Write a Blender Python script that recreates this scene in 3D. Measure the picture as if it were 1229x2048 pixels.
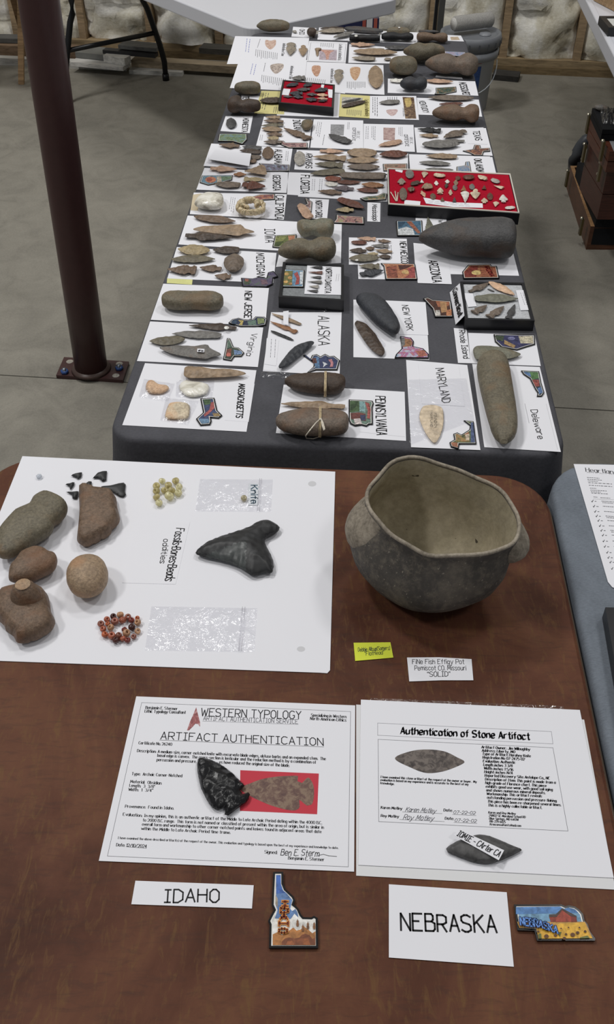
import bpy, bmesh, math, random
from mathutils import Vector, Matrix, noise
from mathutils.geometry import delaunay_2d_cdt, tessellate_polygon
random.seed(7)
for o in list(bpy.data.objects): bpy.data.objects.remove(o)
S = bpy.context.scene
COL = S.collection

# ------------------------------------------------------------------ camera
ZT = 0.74                                  # table height
CAMZ = 1.00602 + ZT; FPX = 1870.0; CX = 614.5; CY = 900.0
PITCH = 0.68998; ROLL = 0.00294
_c, _s = math.cos(PITCH), math.sin(PITCH)
FW = Vector((0, _c, -_s)); _up = Vector((0, _s, _c)); _rt = Vector((1, 0, 0))
RT = math.cos(ROLL)*_rt + math.sin(ROLL)*_up
UP = -math.sin(ROLL)*_rt + math.cos(ROLL)*_up
CAMP = Vector((0, 0, CAMZ))
cd = bpy.data.cameras.new('camera'); cam = bpy.data.objects.new('camera', cd); COL.objects.link(cam)
cd.sensor_fit = 'VERTICAL'; cd.sensor_height = 36.0; cd.sensor_width = 36.0*1229/2048
cd.lens = 36.0*FPX/2048; cd.shift_y = (CY-1024)/2048; cd.clip_start = 0.02; cd.clip_end = 60
m = Matrix.Identity(4)
for i in range(3):
    m[i][0] = RT[i]; m[i][1] = UP[i]; m[i][2] = -FW[i]; m[i][3] = CAMP[i]
cam.matrix_world = m
S.camera = cam

# ------------------------------------------------------------------ world, lamps, exposure
W = bpy.data.worlds.new('hall'); S.world = W; W.use_nodes = True
W.node_tree.nodes['Background'].inputs[0].default_value = (0.93, 0.96, 1.0, 1)
W.node_tree.nodes['Background'].inputs[1].default_value = 0.44
def lamp(x, y, z, watts, r=0.42):
    d = bpy.data.lights.new('high_bay_light', 'AREA'); d.shape = 'DISK'; d.size = 2*r; d.energy = watts
    d.color = (1.0, 0.985, 0.96)
    o = bpy.data.objects.new('high_bay_light', d); COL.objects.link(o); o.location = (x, y, z)
for x, y, p in ((-2.4, 3.2, 330), (0.2, 4.7, 110), (2.6, 3.0, 170), (-3.8, 0.2, 260), (2.5, -1.0, 100)):
    lamp(x, y, 6.0, p)
S.view_settings.view_transform = 'Standard'; S.view_settings.look = 'None'
S.view_settings.exposure = -1.33; S.view_settings.gamma = 1.0
S.view_settings.use_curve_mapping = False

# ------------------------------------------------------------------ pixel to place
def bpx(x, y, z):
    d = FW + RT*((x-CX)/FPX) - UP*((y-CY)/FPX)
    t = (z-CAMZ)/d.z
    return CAMP + d*t
def on_y(x, y, Y):
    d = FW + RT*((x-CX)/FPX) - UP*((y-CY)/FPX)
    return CAMP + d*(Y/d.y)
def to_px(p):
    d = Vector(p)-CAMP; w = d.dot(FW)
    return CX+FPX*d.dot(RT)/w, CY-FPX*d.dot(UP)/w
VX = [0.0, 0.0, 1.0]
def vw(x0, y0, s): VX[0], VX[1], VX[2] = x0, y0, s
def q(u, v, z=ZT): return bpx(VX[0]+u/VX[2], VX[1]+v/VX[2], z)
def prs(t): return [(t[i], t[i+1]) for i in range(0, len(t), 2)]

# ------------------------------------------------------------------ materials
def lin(h):
    if isinstance(h, str):
        h = h.lstrip('#'); h = [int(h[i:i+2], 16)/255 for i in (0, 2, 4)]
    return tuple(((c/12.92) if c <= .04045 else ((c+.055)/1.055)**2.4) for c in h)
MATS = {}
class NT:
    def __init__(s, name):
        s.m = bpy.data.materials.new(name); s.m.use_nodes = True; s.t = s.m.node_tree; s.n = s.t.nodes
        s.b = s.n['Principled BSDF']
        s.tc = s.n.new('ShaderNodeTexCoord')
    def new(s, ty, **k):
        n = s.n.new(ty)
        for a, v in k.items(): setattr(n, a, v)
        return n
    def ln(s, a, b): s.t.links.new(a, b)
    def coord(s, kind='Object', scale=None, rnd=True):
        out = s.tc.outputs[kind]
        if rnd:
            oi = s.new('ShaderNodeObjectInfo'); mu = s.new('ShaderNodeMath', operation='MULTIPLY'); mu.inputs[1].default_value = 37.0
            s.ln(oi.outputs['Random'], mu.inputs[0])
            ad = s.new('ShaderNodeVectorMath', operation='ADD'); s.ln(out, ad.inputs[0]); s.ln(mu.outputs[0], ad.inputs[1]); out = ad.outputs[0]
        if scale:
            mp = s.new('ShaderNodeMapping'); mp.inputs['Scale'].default_value = scale; s.ln(out, mp.inputs[0]); out = mp.outputs[0]
        return out
    def noise(s, co, sc, det=4, rough=.6, dist=0):
        n = s.new('ShaderNodeTexNoise'); n.inputs['Scale'].default_value = sc; n.inputs['Detail'].default_value = det
        n.inputs['Roughness'].default_value = rough; n.inputs['Distortion'].default_value = dist
        s.ln(co, n.inputs['Vector']); return n.outputs['Fac']
    def ramp(s, fac, stops):
        r = s.new('ShaderNodeValToRGB'); e = r.color_ramp.elements
        while len(e) < len(stops): e.new(.5)
        for i, (p, c) in enumerate(stops): e[i].position = p; e[i].color = (*c, 1)
        s.ln(fac, r.inputs[0]); return r.outputs[0]
    def mix(s, fac, a, b, mode='MIX'):
        n = s.new('ShaderNodeMix', data_type='RGBA', blend_type=mode)
        for i, v in ((0, fac), (6, a), (7, b)):
            if isinstance(v, (float, int)): n.inputs[i].default_value = v
            elif isinstance(v, tuple): n.inputs[i].default_value = (*v, 1)
            else: s.ln(v, n.inputs[i])
        return n.outputs[2]
    def bump(s, h, st, dist=.002, prev=None):
        b = s.new('ShaderNodeBump'); b.inputs['Strength'].default_value = st; b.inputs['Distance'].default_value = dist
        s.ln(h, b.inputs['Height'])
        if prev is not None: s.ln(prev, b.inputs['Normal'])
        return b.outputs['Normal']
    def out(s, col=None, rough=.6, nrm=None, spec=.5, metal=0):
        if col is not None:
            if isinstance(col, tuple): s.b.inputs['Base Color'].default_value = (*col, 1)
            else: s.ln(col, s.b.inputs['Base Color'])
        if isinstance(rough, float): s.b.inputs['Roughness'].default_value = rough
        else: s.ln(rough, s.b.inputs['Roughness'])
        s.b.inputs['Specular IOR Level'].default_value = spec; s.b.inputs['Metallic'].default_value = metal
        if nrm is not None: s.ln(nrm, s.b.inputs['Normal'])
        return s.m
def mul(c, k): return tuple(min(1, x*k) for x in c)
def M(key):
    if key in MATS: return MATS[key]
    MATS[key] = m = build_mat(key); return m
PAL = dict(tan='#8f7a63', pinktan='#a98a74', brown='#6a5747', dkbrown='#44382f', grey='#6d6a66', dkgrey='#474646', black='#1f1f21',
    redbrown='#5e382b', cream='#c2b199', white='#cfc9c0', olive='#676050', greytan='#8a8072', orange='#875f40', greybrown='#675b50',
    purple='#5e5358', yellow='#9a8a6a', ltgrey='#9a958d', red='#7a4636', peach='#c2a083', greengrey='#6d6c5e', slate='#33353a')
def build_mat(key):
    kind, _, arg = key.partition(':')
    N = NT(key.replace(':', '_'))
    if kind == 'flint':        # knapped stone: mottled, flake scars, waxy
        c = mul(lin(PAL[arg]), 1.12); co = N.coord()
        f = N.noise(co, 38, 5, .65, .6); f2 = N.noise(co, 140, 3, .6)
        col = N.ramp(f, [(.28, mul(c, .55)), (.5, c), (.74, mul(c, 1.55))])
        col = N.mix(.35, col, N.ramp(f2, [(.3, mul(c, .5)), (.7, mul(c, 1.6))]))
        vo = N.new('ShaderNodeTexVoronoi', feature='SMOOTH_F1'); vo.inputs['Scale'].default_value = 105; vo.inputs['Smoothness'].default_value = .25
        N.ln(co, vo.inputs['Vector'])
        n1 = N.bump(vo.outputs['Distance'], .55, .004); n2 = N.bump(f2, .35, .0012, n1)
        return N.out(col, .5, n2, .45)
    if kind == 'stone':        # pecked and ground stone
        c = mul(lin(PAL[arg]), 1.1); co = N.coord()
        f = N.noise(co, 14, 6, .65, .3); f2 = N.noise(co, 260, 3, .7); f3 = N.noise(co, 55, 4, .6)
        col = N.ramp(f, [(.3, mul(c, .55)), (.5, c), (.7, mul(c, 1.5))])
        col = N.mix(.5, col, N.ramp(f3, [(.33, mul(c, .55)), (.68, mul(c, 1.5))]))
        col = N.mix(.4, col, N.ramp(f2, [(.35, mul(c, .4)), (.7, mul(c, 1.9))]))
        hu = N.noise(co, 21, 4, .55, .5)
        col = N.mix(N.ramp(hu, [(.5, (0, 0, 0)), (.66, (.55, .55, .55))]), col, (min(1, c[0]*1.3), c[1]*.92, c[2]*.66))
        n1 = N.bump(f3, .55, .004); n2 = N.bump(f2, .6, .0015, n1)
        return N.out(col, .55, n2, .4)
    if kind == 'obsidian':
        co = N.coord()
        vo = N.new('ShaderNodeTexVoronoi', feature='SMOOTH_F1'); vo.inputs['Scale'].default_value = 95; vo.inputs['Smoothness'].default_value = .15
        N.ln(co, vo.inputs['Vector']); wv = N.noise(co, 130, 2, .5, 1.5)
        n1 = N.bump(vo.outputs['Distance'], .6, .005); n2 = N.bump(wv, .3, .0015, n1)
        return N.out((.010, .010, .011), .3, n2, .35)
    if kind == 'tooth':
        co = N.coord(); f = N.noise(co, 45, 4, .6, .4)
        col = N.ramp(f, [(.35, (.012, .012, .013)), (.62, (.026, .027, .028)), (.8, (.07, .062, .055))])
        return N.out(col, .5, N.bump(f, .25, .002), .5)
    if kind == 'enamel':
        co = N.coord(); f = N.noise(co, 60, 4, .6, .8)
        return N.out(N.ramp(f, [(.35, (.03, .034, .034)), (.65, (.065, .072, .070))]), .4, N.bump(f, .1, .001), .5)
    if kind == 'paper':
        c = lin(arg) if arg else lin('#e9e9ee'); co = N.coord(rnd=False)
        f = N.noise(co, 9, 2)
        return N.out(N.mix(.04, c, N.ramp(f, [(.3, mul(c, .8)), (.7, c)])), .75, N.bump(f, .06, .002), .25)
    if kind == 'ink':
        return N.out(lin(arg or '#101012'), .6, None, .3)
    if kind == 'print':        # flat picture print: three colours in soft clouds
        cs = [lin('#'+a) for a in arg.split(',')]; cs = [tuple((x*.72+sum(c)/3*.28)*.85 for x in c) for c in cs]; co = N.coord()
        f = N.noise(co, 90, 4, .6, 1.0)
        st = [(.34+.32*i/(max(1, len(cs)-1)), c) for i, c in enumerate(cs)]
        return N.out(N.ramp(f, st), .3, None, .5)
    if kind == 'flat':
        c = lin(arg); co = N.coord(); f_ = N.noise(co, 130, 3, .6, .8)
        return N.out(N.ramp(f_, [(.3, mul(c, .6)), (.5, c), (.72, mul(c, 1.45))]), .45, None, .4)
    if kind == 'mut':          # muted small picture print
        c = lin(arg); g_ = sum(c)/3; c = tuple((x*.72+g_*.28)*.85 for x in c); co = N.coord(); f_ = N.noise(co, 150, 4, .65, 1.0)
        return N.out(N.ramp(f_, [(.3, mul(c, .35)), (.5, c), (.72, mul(c, 1.7))]), .4, None, .4)
    if kind == 'gloss':
        return N.out(lin(arg), .22, None, .5)
    if kind == 'photo':        # printed photograph of a flaked stone
        cs = [lin('#'+a) for a in arg.split(',')]; co = N.coord()
        vo = N.new('ShaderNodeTexVoronoi', feature='F1'); vo.inputs['Scale'].default_value = 120; N.ln(co, vo.inputs['Vector'])
        f = N.noise(co, 150, 4, .6, 1.2)
        mm = N.new('ShaderNodeMath', operation='MULTIPLY_ADD'); N.ln(vo.outputs['Distance'], mm.inputs[0]); mm.inputs[1].default_value = .35; N.ln(f, mm.inputs[2])
        return N.out(N.ramp(mm.outputs[0], [(.45, cs[0]), (.62, cs[1]), (.8, cs[-1])]), .5, None, .3)
    if kind == 'felt':
        co = N.coord(rnd=False); f = N.noise(co, 300, 3, .7); g = N.noise(co, 12, 3)
        c = lin(arg)
        col = N.mix(.35, c, N.ramp(f, [(.3, mul(c, .55)), (.7, mul(c, 1.3))]))
        return N.out(col, .95, N.bump(g, .3, .004, N.bump(f, .3, .001)), .1)
    if kind == 'cotton':
        co = N.coord(rnd=False); f = N.noise(co, 220, 5, .75); g = N.noise(co, 40, 3)
        c = lin(arg or '#c9cbce')
        return N.out(N.ramp(f, [(.3, mul(c, .62)), (.6, c)]), .95, N.bump(g, .5, .004, N.bump(f, .5, .002)), .1)
    if kind == 'case':
        return N.out((.011, .011, .013), .35, None, .4)
    if kind == 'bead':
        c = lin(arg); co = N.coord(); f = N.noise(co, 160, 3)
        m_ = N.out(N.ramp(f, [(.3, mul(c, .55)), (.7, mul(c, 1.25))]), .25, None, .5)
        N.b.inputs['Subsurface Weight'].default_value = .25; N.b.inputs['Subsurface Radius'].default_value = (.004, .002, .001)
        return m_
    if kind == 'glassbead':
        c = lin(arg); m_ = N.out(c, .12, None, .5); N.b.inputs['Transmission Weight'].default_value = .6; N.b.inputs['IOR'].default_value = 1.45
        return m_
    if kind == 'film':         # thin clear polythene
        t = N.t; N.n.remove(N.b)
        tr = N.new('ShaderNodeBsdfTransparent'); tr.inputs[0].default_value = (.95, .95, .96, 1)
        gl = N.new('ShaderNodeBsdfGlossy'); gl.inputs['Roughness'].default_value = .16; gl.inputs['Color'].default_value = (1, 1, 1, 1)
        lw = N.new('ShaderNodeLayerWeight'); lw.inputs['Blend'].default_value = .5
        pw = N.new('ShaderNodeMath', operation='POWER'); N.ln(lw.outputs['Facing'], pw.inputs[0]); pw.inputs[1].default_value = 3.0
        mm = N.new('ShaderNodeMath', operation='MULTIPLY_ADD'); N.ln(pw.outputs[0], mm.inputs[0]); mm.inputs[1].default_value = .45; mm.inputs[2].default_value = .05
        mx = N.new('ShaderNodeMixShader'); N.ln(mm.outputs[0], mx.inputs[0]); N.ln(tr.outputs[0], mx.inputs[1]); N.ln(gl.outputs[0], mx.inputs[2])
        co = N.coord(); f = N.noise(co, 60, 3, .6, 1.2); bn = N.bump(f, .5, .004); N.ln(bn, gl.inputs['Normal']); N.ln(bn, lw.inputs['Normal'])
        N.ln(mx.outputs[0], N.n['Material Output'].inputs['Surface'])
        return N.m
    if kind == 'laminate':
        co = N.coord(rnd=False)
        a = N.noise(co, 5.5, 6, .62, .8); b = N.noise(N.coord(rnd=False, scale=(34, 9, 9)), 3, 5, .7, 1.0); c = N.noise(N.coord(rnd=False, scale=(9, 40, 9)), 3, 4, .7, .8)
        col = N.ramp(a, [(.3, lin('#44291f')), (.5, lin('#5d3b2d')), (.7, lin('#704b37'))])
        col = N.mix(N.ramp(b, [(.52, (0, 0, 0)), (.72, (.7, .7, .7))]), col, lin('#6f5233'))
        col = N.mix(N.ramp(c, [(.5, (0, 0, 0)), (.78, (.5, .5, .5))]), col, lin('#3d2f2a'))
        return N.out(col, .5, N.bump(b, .06, .0006), .09)
    if kind == 'cloth':
        c = lin(arg); co = N.coord(rnd=False)
        g = N.noise(co, 6, 5, .65, .6); f = N.noise(N.coord(rnd=False, scale=(1, 3, 1)), 180, 3, .7)
        col = N.ramp(g, [(.3, mul(c, .68)), (.55, c), (.75, mul(c, 1.35))])
        col = N.mix(.3, col, N.ramp(f, [(.3, mul(c, .55)), (.7, mul(c, 1.5))]))
        return N.out(col, .8, N.bump(g, .3, .006, N.bump(f, .25, .001)), .25)
    if kind == 'concrete':
        co = N.coord(rnd=False)
        a = N.noise(co, 1.3, 6, .62, .5); b = N.noise(co, 7, 5, .65, 1.0); f = N.noise(co, 160, 3, .7); st = N.noise(co, 2.7, 3, .5, .3)
        c = lin('#88847a')
        col = N.ramp(a, [(.3, mul(c, .72)), (.52, c), (.72, mul(c, 1.22))])
        col = N.mix(.55, col, N.ramp(b, [(.3, mul(c, .6)), (.5, c), (.72, mul(c, 1.3))]))
        col = N.mix(.18, col, N.ramp(f, [(.35, mul(c, .5)), (.65, mul(c, 1.3))]))
        col = N.mix(N.ramp(st, [(.62, (0, 0, 0)), (.78, (.35, .35, .35))]), col, mul(c, .55))
        return N.out(col, .6, N.bump(b, .1, .004, N.bump(f, .12, .001)), .3)
    if kind == 'lumber':
        c = lin(arg or '#a98a60'); g_ = sum(c)/3; c = tuple(x*.72+g_*.28 for x in c); co = N.coord(scale=(1, 14, 14)); f = N.noise(co, 6, 5, .6, .6); g = N.noise(N.coord(), 7, 2)
        col = N.ramp(f, [(.3, mul(c, .6)), (.55, c), (.75, mul(c, 1.25))])
        col = N.mix(N.ramp(g, [(.68, (0, 0, 0)), (.76, (.8, .8, .8))]), col, mul(c, .3))
        return N.out(col, .7, N.bump(f, .15, .002), .25)
    if kind == 'batt':
        co = N.coord(); a = N.noise(co, 5, 5, .6, .6); f = N.noise(co, 60, 4, .7)
        col = N.ramp(a, [(.3, lin('#b5aa90')), (.48, lin('#dcd7c6')), (.62, lin('#f6f4ee'))])
        col = N.mix(.25, col, N.ramp(f, [(.3, lin('#8f8568')), (.65, lin('#f5f2e8'))]))
        return N.out(col, .9, N.bump(f, .4, .006), .1)
    if kind == 'steel':
        c = lin(arg or '#3a2222'); co = N.coord(rnd=False); f = N.noise(co, 40, 3)
        return N.out(N.mix(.15, c, N.ramp(f, [(.3, mul(c, .6)), (.7, mul(c, 1.4))])), .38, N.bump(f, .03, .002), .4)
    if kind == 'plastic':
        c = lin(arg); co = N.coord(rnd=False); f = N.noise(co, 250, 2)
        return N.out(c, .42, N.bump(f, .08, .001), .4)
    if kind == 'brass':
        return N.out(lin(arg or '#8c7444'), .3, None, .5, .9)
    if kind == 'casewood':
        c = lin(arg); co = N.coord(scale=(1, 1, 9)); f = N.noise(co, 14, 5, .6, 1.2)
        return N.out(N.ramp(f, [(.3, mul(c, .55)), (.55, c), (.75, mul(c, 1.4))]), .4, None, .4)
    if kind == 'pot':
        co = N.coord(rnd=False); a = N.noise(co, 9, 6, .65, .4); f = N.noise(co, 75, 5, .75); g = N.noise(co, 230, 2, .6); p = N.noise(co, 4.5, 3, .5)
        col = N.ramp(a, [(.3, lin('#393633')), (.5, lin('#4f4b46')), (.72, lin('#7d7467'))])
        col = N.mix(N.ramp(f, [(.47, (0, 0, 0)), (.68, (.5, .5, .5))]), col, lin('#857c6d'))
        col = N.mix(N.ramp(g, [(.66, (0, 0, 0)), (.74, (.8, .8, .8))]), col, lin('#9b9384'))
        return N.out(col, .72, N.bump(f, .35, .003, N.bump(g, .3, .001)), .3)
    if kind == 'potin':
        co = N.coord(rnd=False); a = N.noise(co, 11, 6, .65, .5); f = N.noise(co, 90, 4, .7); v = N.noise(co, 75, 1, .4)
        col = N.ramp(a, [(.3, lin('#817a69')), (.5, lin('#a0977f')), (.7, lin('#b1a792'))])
        col = N.mix(.3, col, N.ramp(f, [(.3, lin('#70654f')), (.7, lin('#c6b99f'))]))
        col = N.mix(N.ramp(v, [(.78, (0, 0, 0)), (.8, (.85, .85, .85))]), col, lin('#2a241d'))
        return N.out(col, .75, N.bump(f, .3, .002), .25)
    if kind == 'potlug':
        co = N.coord(rnd=False); a = N.noise(co, 30, 5, .7); f = N.noise(co, 200, 3, .7)
        col = N.ramp(a, [(.32, lin('#5d5549')), (.52, lin('#93897a')), (.72, lin('#b1a797'))])
        return N.out(N.mix(.3, col, N.ramp(f, [(.3, lin('#4a443b')), (.7, lin('#bdb4a5'))])), .8, N.bump(f, .4, .002), .2)
    if kind == 'shell':
        co = N.coord(); a = N.noise(co, 30, 4, .6, 1.2); b = N.noise(co, 90, 3)
        col = N.ramp(a, [(.3, lin('#8b8274')), (.45, lin('#d8d3c4')), (.6, lin('#f2efe6')), (.75, lin('#c5b08c'))])
        return N.out(col, .25, N.bump(a, .5, .004, N.bump(b, .2, .001)), .6)
    if kind == 'holo':
        co = N.coord(); a = N.noise(co, 60, 3, .6, 1.5)
        return N.out(N.ramp(a, [(.3, lin('#7fa4c8')), (.45, lin('#d9dbe6')), (.55, lin('#c07cae')), (.7, lin('#e3a15c'))]), .2, None, .6, .3)
    raise KeyError(key)

# ------------------------------------------------------------------ mesh helpers
def link(o, parent=None):
    COL.objects.link(o)
    if parent is not None: o.parent = parent
    return o
def mk(name, vs, fs, mat, parent=None, smooth=False, origin=None, mats=None, mi=None):
    vs = [Vector(v) for v in vs]
    if origin is None:
        lo = Vector([min(v[i] for v in vs) for i in range(3)]); hi = Vector([max(v[i] for v in vs) for i in range(3)])
        origin = Vector(((lo.x+hi.x)/2, (lo.y+hi.y)/2, lo.z))
    me = bpy.data.meshes.new(name)
    me.from_pydata([tuple(v-origin) for v in vs], [], fs)
    if mats:
        for k in mats: me.materials.append(M(k))
        for p, i in zip(me.polygons, mi): p.material_index = i
    else: me.materials.append(M(mat) if isinstance(mat, str) else mat)
    if smooth:
        for p in me.polygons: p.use_smooth = True
    me.update()
    bm = bmesh.new(); bm.from_mesh(me); bmesh.ops.recalc_face_normals(bm, faces=bm.faces); bm.to_mesh(me); bm.free()
    o = bpy.data.objects.new(name, me); link(o, parent)
    o.location = origin - (abs_loc(parent) if parent is not None else Vector((0, 0, 0)))
    return o
def abs_loc(o):
    v = Vector((0, 0, 0))
    while o is not None: v = v + o.location; o = o.parent
    return v
def empty(name, loc):
    o = bpy.data.objects.new(name, None); o.empty_display_size = .05; link(o); o.location = loc; return o
LABELS = {}
def tag(o, label, cat, group=None):
    o['label'] = label; o['category'] = cat
    if group: o['group'] = group
    return o
def struct(o, label=None):
    o['kind'] = 'structure'
    if label: o['label'] = label
    return o
def area2(P): return sum(P[i][0]*P[(i+1) % len(P)][1]-P[(i+1) % len(P)][0]*P[i][1] for i in range(len(P)))
def slab(name, P, z0, z1, mat, parent=None, bev=0, **k):      # prism over a polygon (any outline)
    P = [(p[0], p[1]) for p in P]
    if area2(P) < 0: P = P[::-1]
    n = len(P)
    tri = tessellate_polygon([[Vector((x, y, 0)) for x, y in P]])
    vs = [(x, y, z0) for x, y in P]+[(x, y, z1) for x, y in P]
    fs = [tuple(i+n for i in t) for t in tri]+[tuple(reversed(t)) for t in tri]
    fs += [(i, (i+1) % n, (i+1) % n+n, i+n) for i in range(n)]
    return mk(name, vs, fs, mat, parent, **k)
def inset(P, d):
    P = [Vector((p[0], p[1])) for p in P]
    if area2(P) < 0: P = P[::-1]
    out = []; n = len(P)
    for i in range(n):
        a, b, c = P[i-1], P[i], P[(i+1) % n]
        e1 = (b-a).normalized() if (b-a).length > 1e-9 else Vector((1, 0)); e2 = (c-b).normalized() if (c-b).length > 1e-9 else e1
        n1 = Vector((-e1.y, e1.x)); n2 = Vector((-e2.y, e2.x)); nn = n1+n2
        if nn.length < .3: nn = n1
        nn.normalize(); k = d/max(.55, nn.dot(n1))
        out.append((b.x+nn.x*k, b.y+nn.y*k))
    return out
def box(name, lo, hi, mat, parent=None, yaw=0, c=None, **k):
    vs = [Vector((x, y, z)) for z in (lo[2], hi[2]) for x, y in ((lo[0], lo[1]), (hi[0], lo[1]), (hi[0], hi[1]), (lo[0], hi[1]))]
    if yaw or c:
        c = c or (0, 0); cs, sn = math.cos(yaw), math.sin(yaw)
        vs = [Vector((c[0]+v.x*cs-v.y*sn, c[1]+v.x*sn+v.y*cs, v.z)) for v in vs]
    return mk(name, vs, [(0, 3, 2, 1), (4, 5, 6, 7), (0, 1, 5, 4), (1, 2, 6, 5), (2, 3, 7, 6), (3, 0, 4, 7)], mat, parent, **k)
def tube(name, path, r, mat, parent=None, n=10, closed=False, taper=None):
    path = [Vector(p) for p in path]; vs = []; fs = []; L = len(path)
    for i, p in enumerate(path):
        a = path[i-1] if (i > 0 or closed) else p; b = path[(i+1) % L] if (i < L-1 or closed) else p
        t = (b-a).normalized(); u = t.cross(Vector((0, 0, 1)))
        if u.length < .05: u = t.cross(Vector((1, 0, 0)))
        u.normalize(); w = t.cross(u); rr = r*(taper[i] if taper else 1)
        for k in range(n):
            an = 2*math.pi*k/n; vs.append(p+u*(rr*math.cos(an))+w*(rr*math.sin(an)))
    for i in range(L if closed else L-1):
        j = (i+1) % L
        for k in range(n): fs.append((i*n+k, i*n+(k+1) % n, j*n+(k+1) % n, j*n+k))
    if not closed: fs += [tuple(range(n))[::-1], tuple((L-1)*n+k for k in range(n))]
    return mk(name, vs, fs, mat, parent, smooth=True)
def lathe(name, prof, mat, loc, parent=None, n=32, sx=1, sy=1, rot=None, cap=False):
    vs = []; fs = []
    for r, z in prof:
        for k in range(n):
            a = 2*math.pi*k/n; v = Vector((r*math.cos(a)*sx, r*math.sin(a)*sy, z))
            if rot: v = rot @ v
            vs.append(v+Vector(loc))
    for i in range(len(prof)-1):
        for k in range(n): fs.append((i*n+k, i*n+(k+1) % n, (i+1)*n+(k+1) % n, (i+1)*n+k))
    if cap: fs += [tuple(range(n))[::-1], tuple((len(prof)-1)*n+k for k in range(n))]
    return mk(name, vs, fs, mat, parent, smooth=True)
def smooth_closed(P, n):
    P = [Vector((p[0], p[1])) for p in P]; L = len(P); out = []
    seg = [(P[(i+1) % L]-P[i]).length for i in range(L)]; tot = sum(seg)
    for i in range(L):
        k = max(1, round(n*seg[i]/tot)); p0, p1, p2, p3 = P[i-1], P[i], P[(i+1) % L], P[(i+2) % L]
        for j in range(k):
            t = j/k
            out.append(.5*((2*p1)+(p2-p0)*t+(2*p0-5*p1+4*p2-p3)*t*t+(3*p1-p0-3*p2+p3)*t**3))
    return out
def rrect(x0, y0, x1, y1, r, n=8):
    out = []
    for cx, cy, a0 in ((x1-r, y1-r, 0), (x0+r, y1-r, 90), (x0+r, y0+r, 180), (x1-r, y0+r, 270)):
        for k in range(n+1):
            a = math.radians(a0+90*k/n); out.append((cx+r*math.cos(a), cy+r*math.sin(a)))
    return out
def xf(P, c, yaw):
    cs, sn = math.cos(yaw), math.sin(yaw)
    return [(c[0]+x*cs-y*sn, c[1]+x*sn+y*cs) for x, y in P]
def rings(name, R, mat, parent=None, smooth=True, capt=True, capb=False, **k):   # stacked outlines [(pts, z or list of z)]
    n = len(R[0][0]); vs = []; fs = []
    for P, z in R:
        for i, p in enumerate(P): vs.append((p[0], p[1], z[i] if isinstance(z, (list, tuple)) else z))
    for i in range(len(R)-1):
        for j in range(n): fs.append((i*n+j, i*n+(j+1) % n, (i+1)*n+(j+1) % n, (i+1)*n+j))
    if capb: fs.append(tuple(range(n))[::-1])
    if capt: fs.append(tuple((len(R)-1)*n+j for j in range(n)))
    return mk(name, vs, fs, mat, parent, smooth=smooth, **k)

# ------------------------------------------------------------------ stones
def loft(name, ax, mid, hw, hh, zc, mat, parent=None, K=12, lens=False, rough=0, flat=False, lowflat=.9, seed=0):
    # stations: ax points (Vector2), lateral unit; hw list, hh list
    vs = []; fs = []; n = len(ax)
    lat = mid
    for i in range(n):
        for k in range(K):
            a = 2*math.pi*k/K; cu, su = math.cos(a), math.sin(a)
            if lens: zz = math.copysign((1-abs(cu)**1.6), su) if abs(su) > 1e-6 else 0
            else: zz = math.copysign(abs(su)**.85, su); cu = math.copysign(abs(cu)**.85, cu)
            p = ax[i]+lat*(hw[i]*cu); z = zc+hh[i]*zz*(1 if zz > 0 else lowflat)
            if rough:
                d = noise.noise(Vector((p.x*60+seed, p.y*60, z*60)))*rough + noise.noise(Vector((p.x*170+seed, p.y*170, z*170)))*rough*.5
                p = p+lat*(d*.5*(1 if cu > 0 else -1)); z += d*hh[i]/max(hh)*(1 if zz >= 0 else 0)
            vs.append((p.x, p.y, z))
    for i in range(n-1):
        for k in range(K): fs.append((i*K+k, i*K+(k+1) % K, (i+1)*K+(k+1) % K, (i+1)*K+k))
    fs += [tuple(range(K))[::-1], tuple((n-1)*K+k for k in range(K))]
    return mk(name, vs, fs, mat, parent, smooth=not flat)
def pca(P):
    g = sum((Vector((p[0], p[1])) for p in P), Vector((0, 0)))/len(P)
    xx = sum((p[0]-g.x)**2 for p in P); yy = sum((p[1]-g.y)**2 for p in P); xy = sum((p[0]-g.x)*(p[1]-g.y) for p in P)
    a = .5*math.atan2(2*xy, xx-yy); e = Vector((math.cos(a), math.sin(a)))
    return g, e, Vector((-e.y, e.x))
def outline_world(pts, r, zb, zf=1.0):
    c = .02
    for _ in range(4):
        z0 = zb+c
        P0 = smooth_closed([(w.x, w.y) for w in (q(u, v, z0) for u, v in pts)], 56)
        g = sum(P0, Vector((0, 0)))/len(P0); dist = g.length; v = g/dist
        cot = dist/(CAMZ-z0)
        B = (max(p.dot(v) for p in P0)-min(p.dot(v) for p in P0))/2
        lo, hi = .15, 1.0
        for _k in range(18):
            k = (lo+hi)/2
            P = [p+v*((p-g).dot(v)*(k-1)) for p in P0]
            g2, e, nl = pca(P)
            mh = (max(p.dot(nl) for p in P)-min(p.dot(nl) for p in P))/2
            cn = r*mh
            if k*k+(1.05*cn*cot/B)**2 > 1: hi = k
            else: lo = k
        c = cn
    return P, c, zb+c
def sections(P, g, e, nl, n, ease=True):
    s0 = min((p-g).dot(e) for p in P); s1 = max((p-g).dot(e) for p in P)
    out = []; L = len(P)
    for i in range(n):
        t = i/(n-1); t = .5-.5*math.cos(math.pi*t) if ease else t
        t = min(max(t, .0025), .9975); s = s0+(s1-s0)*t; hits = []
        for j in range(L):
            a, b = P[j], P[(j+1) % L]; sa, sb = (a-g).dot(e)-s, (b-g).dot(e)-s
            if sa*sb <= 0 and sa != sb:
                f = sa/(sa-sb); hits.append((a-g).dot(nl)*(1-f)+(b-g).dot(nl)*f)
        if len(hits) < 2: continue
        out.append((s, min(hits), max(hits)))
    return out
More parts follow.
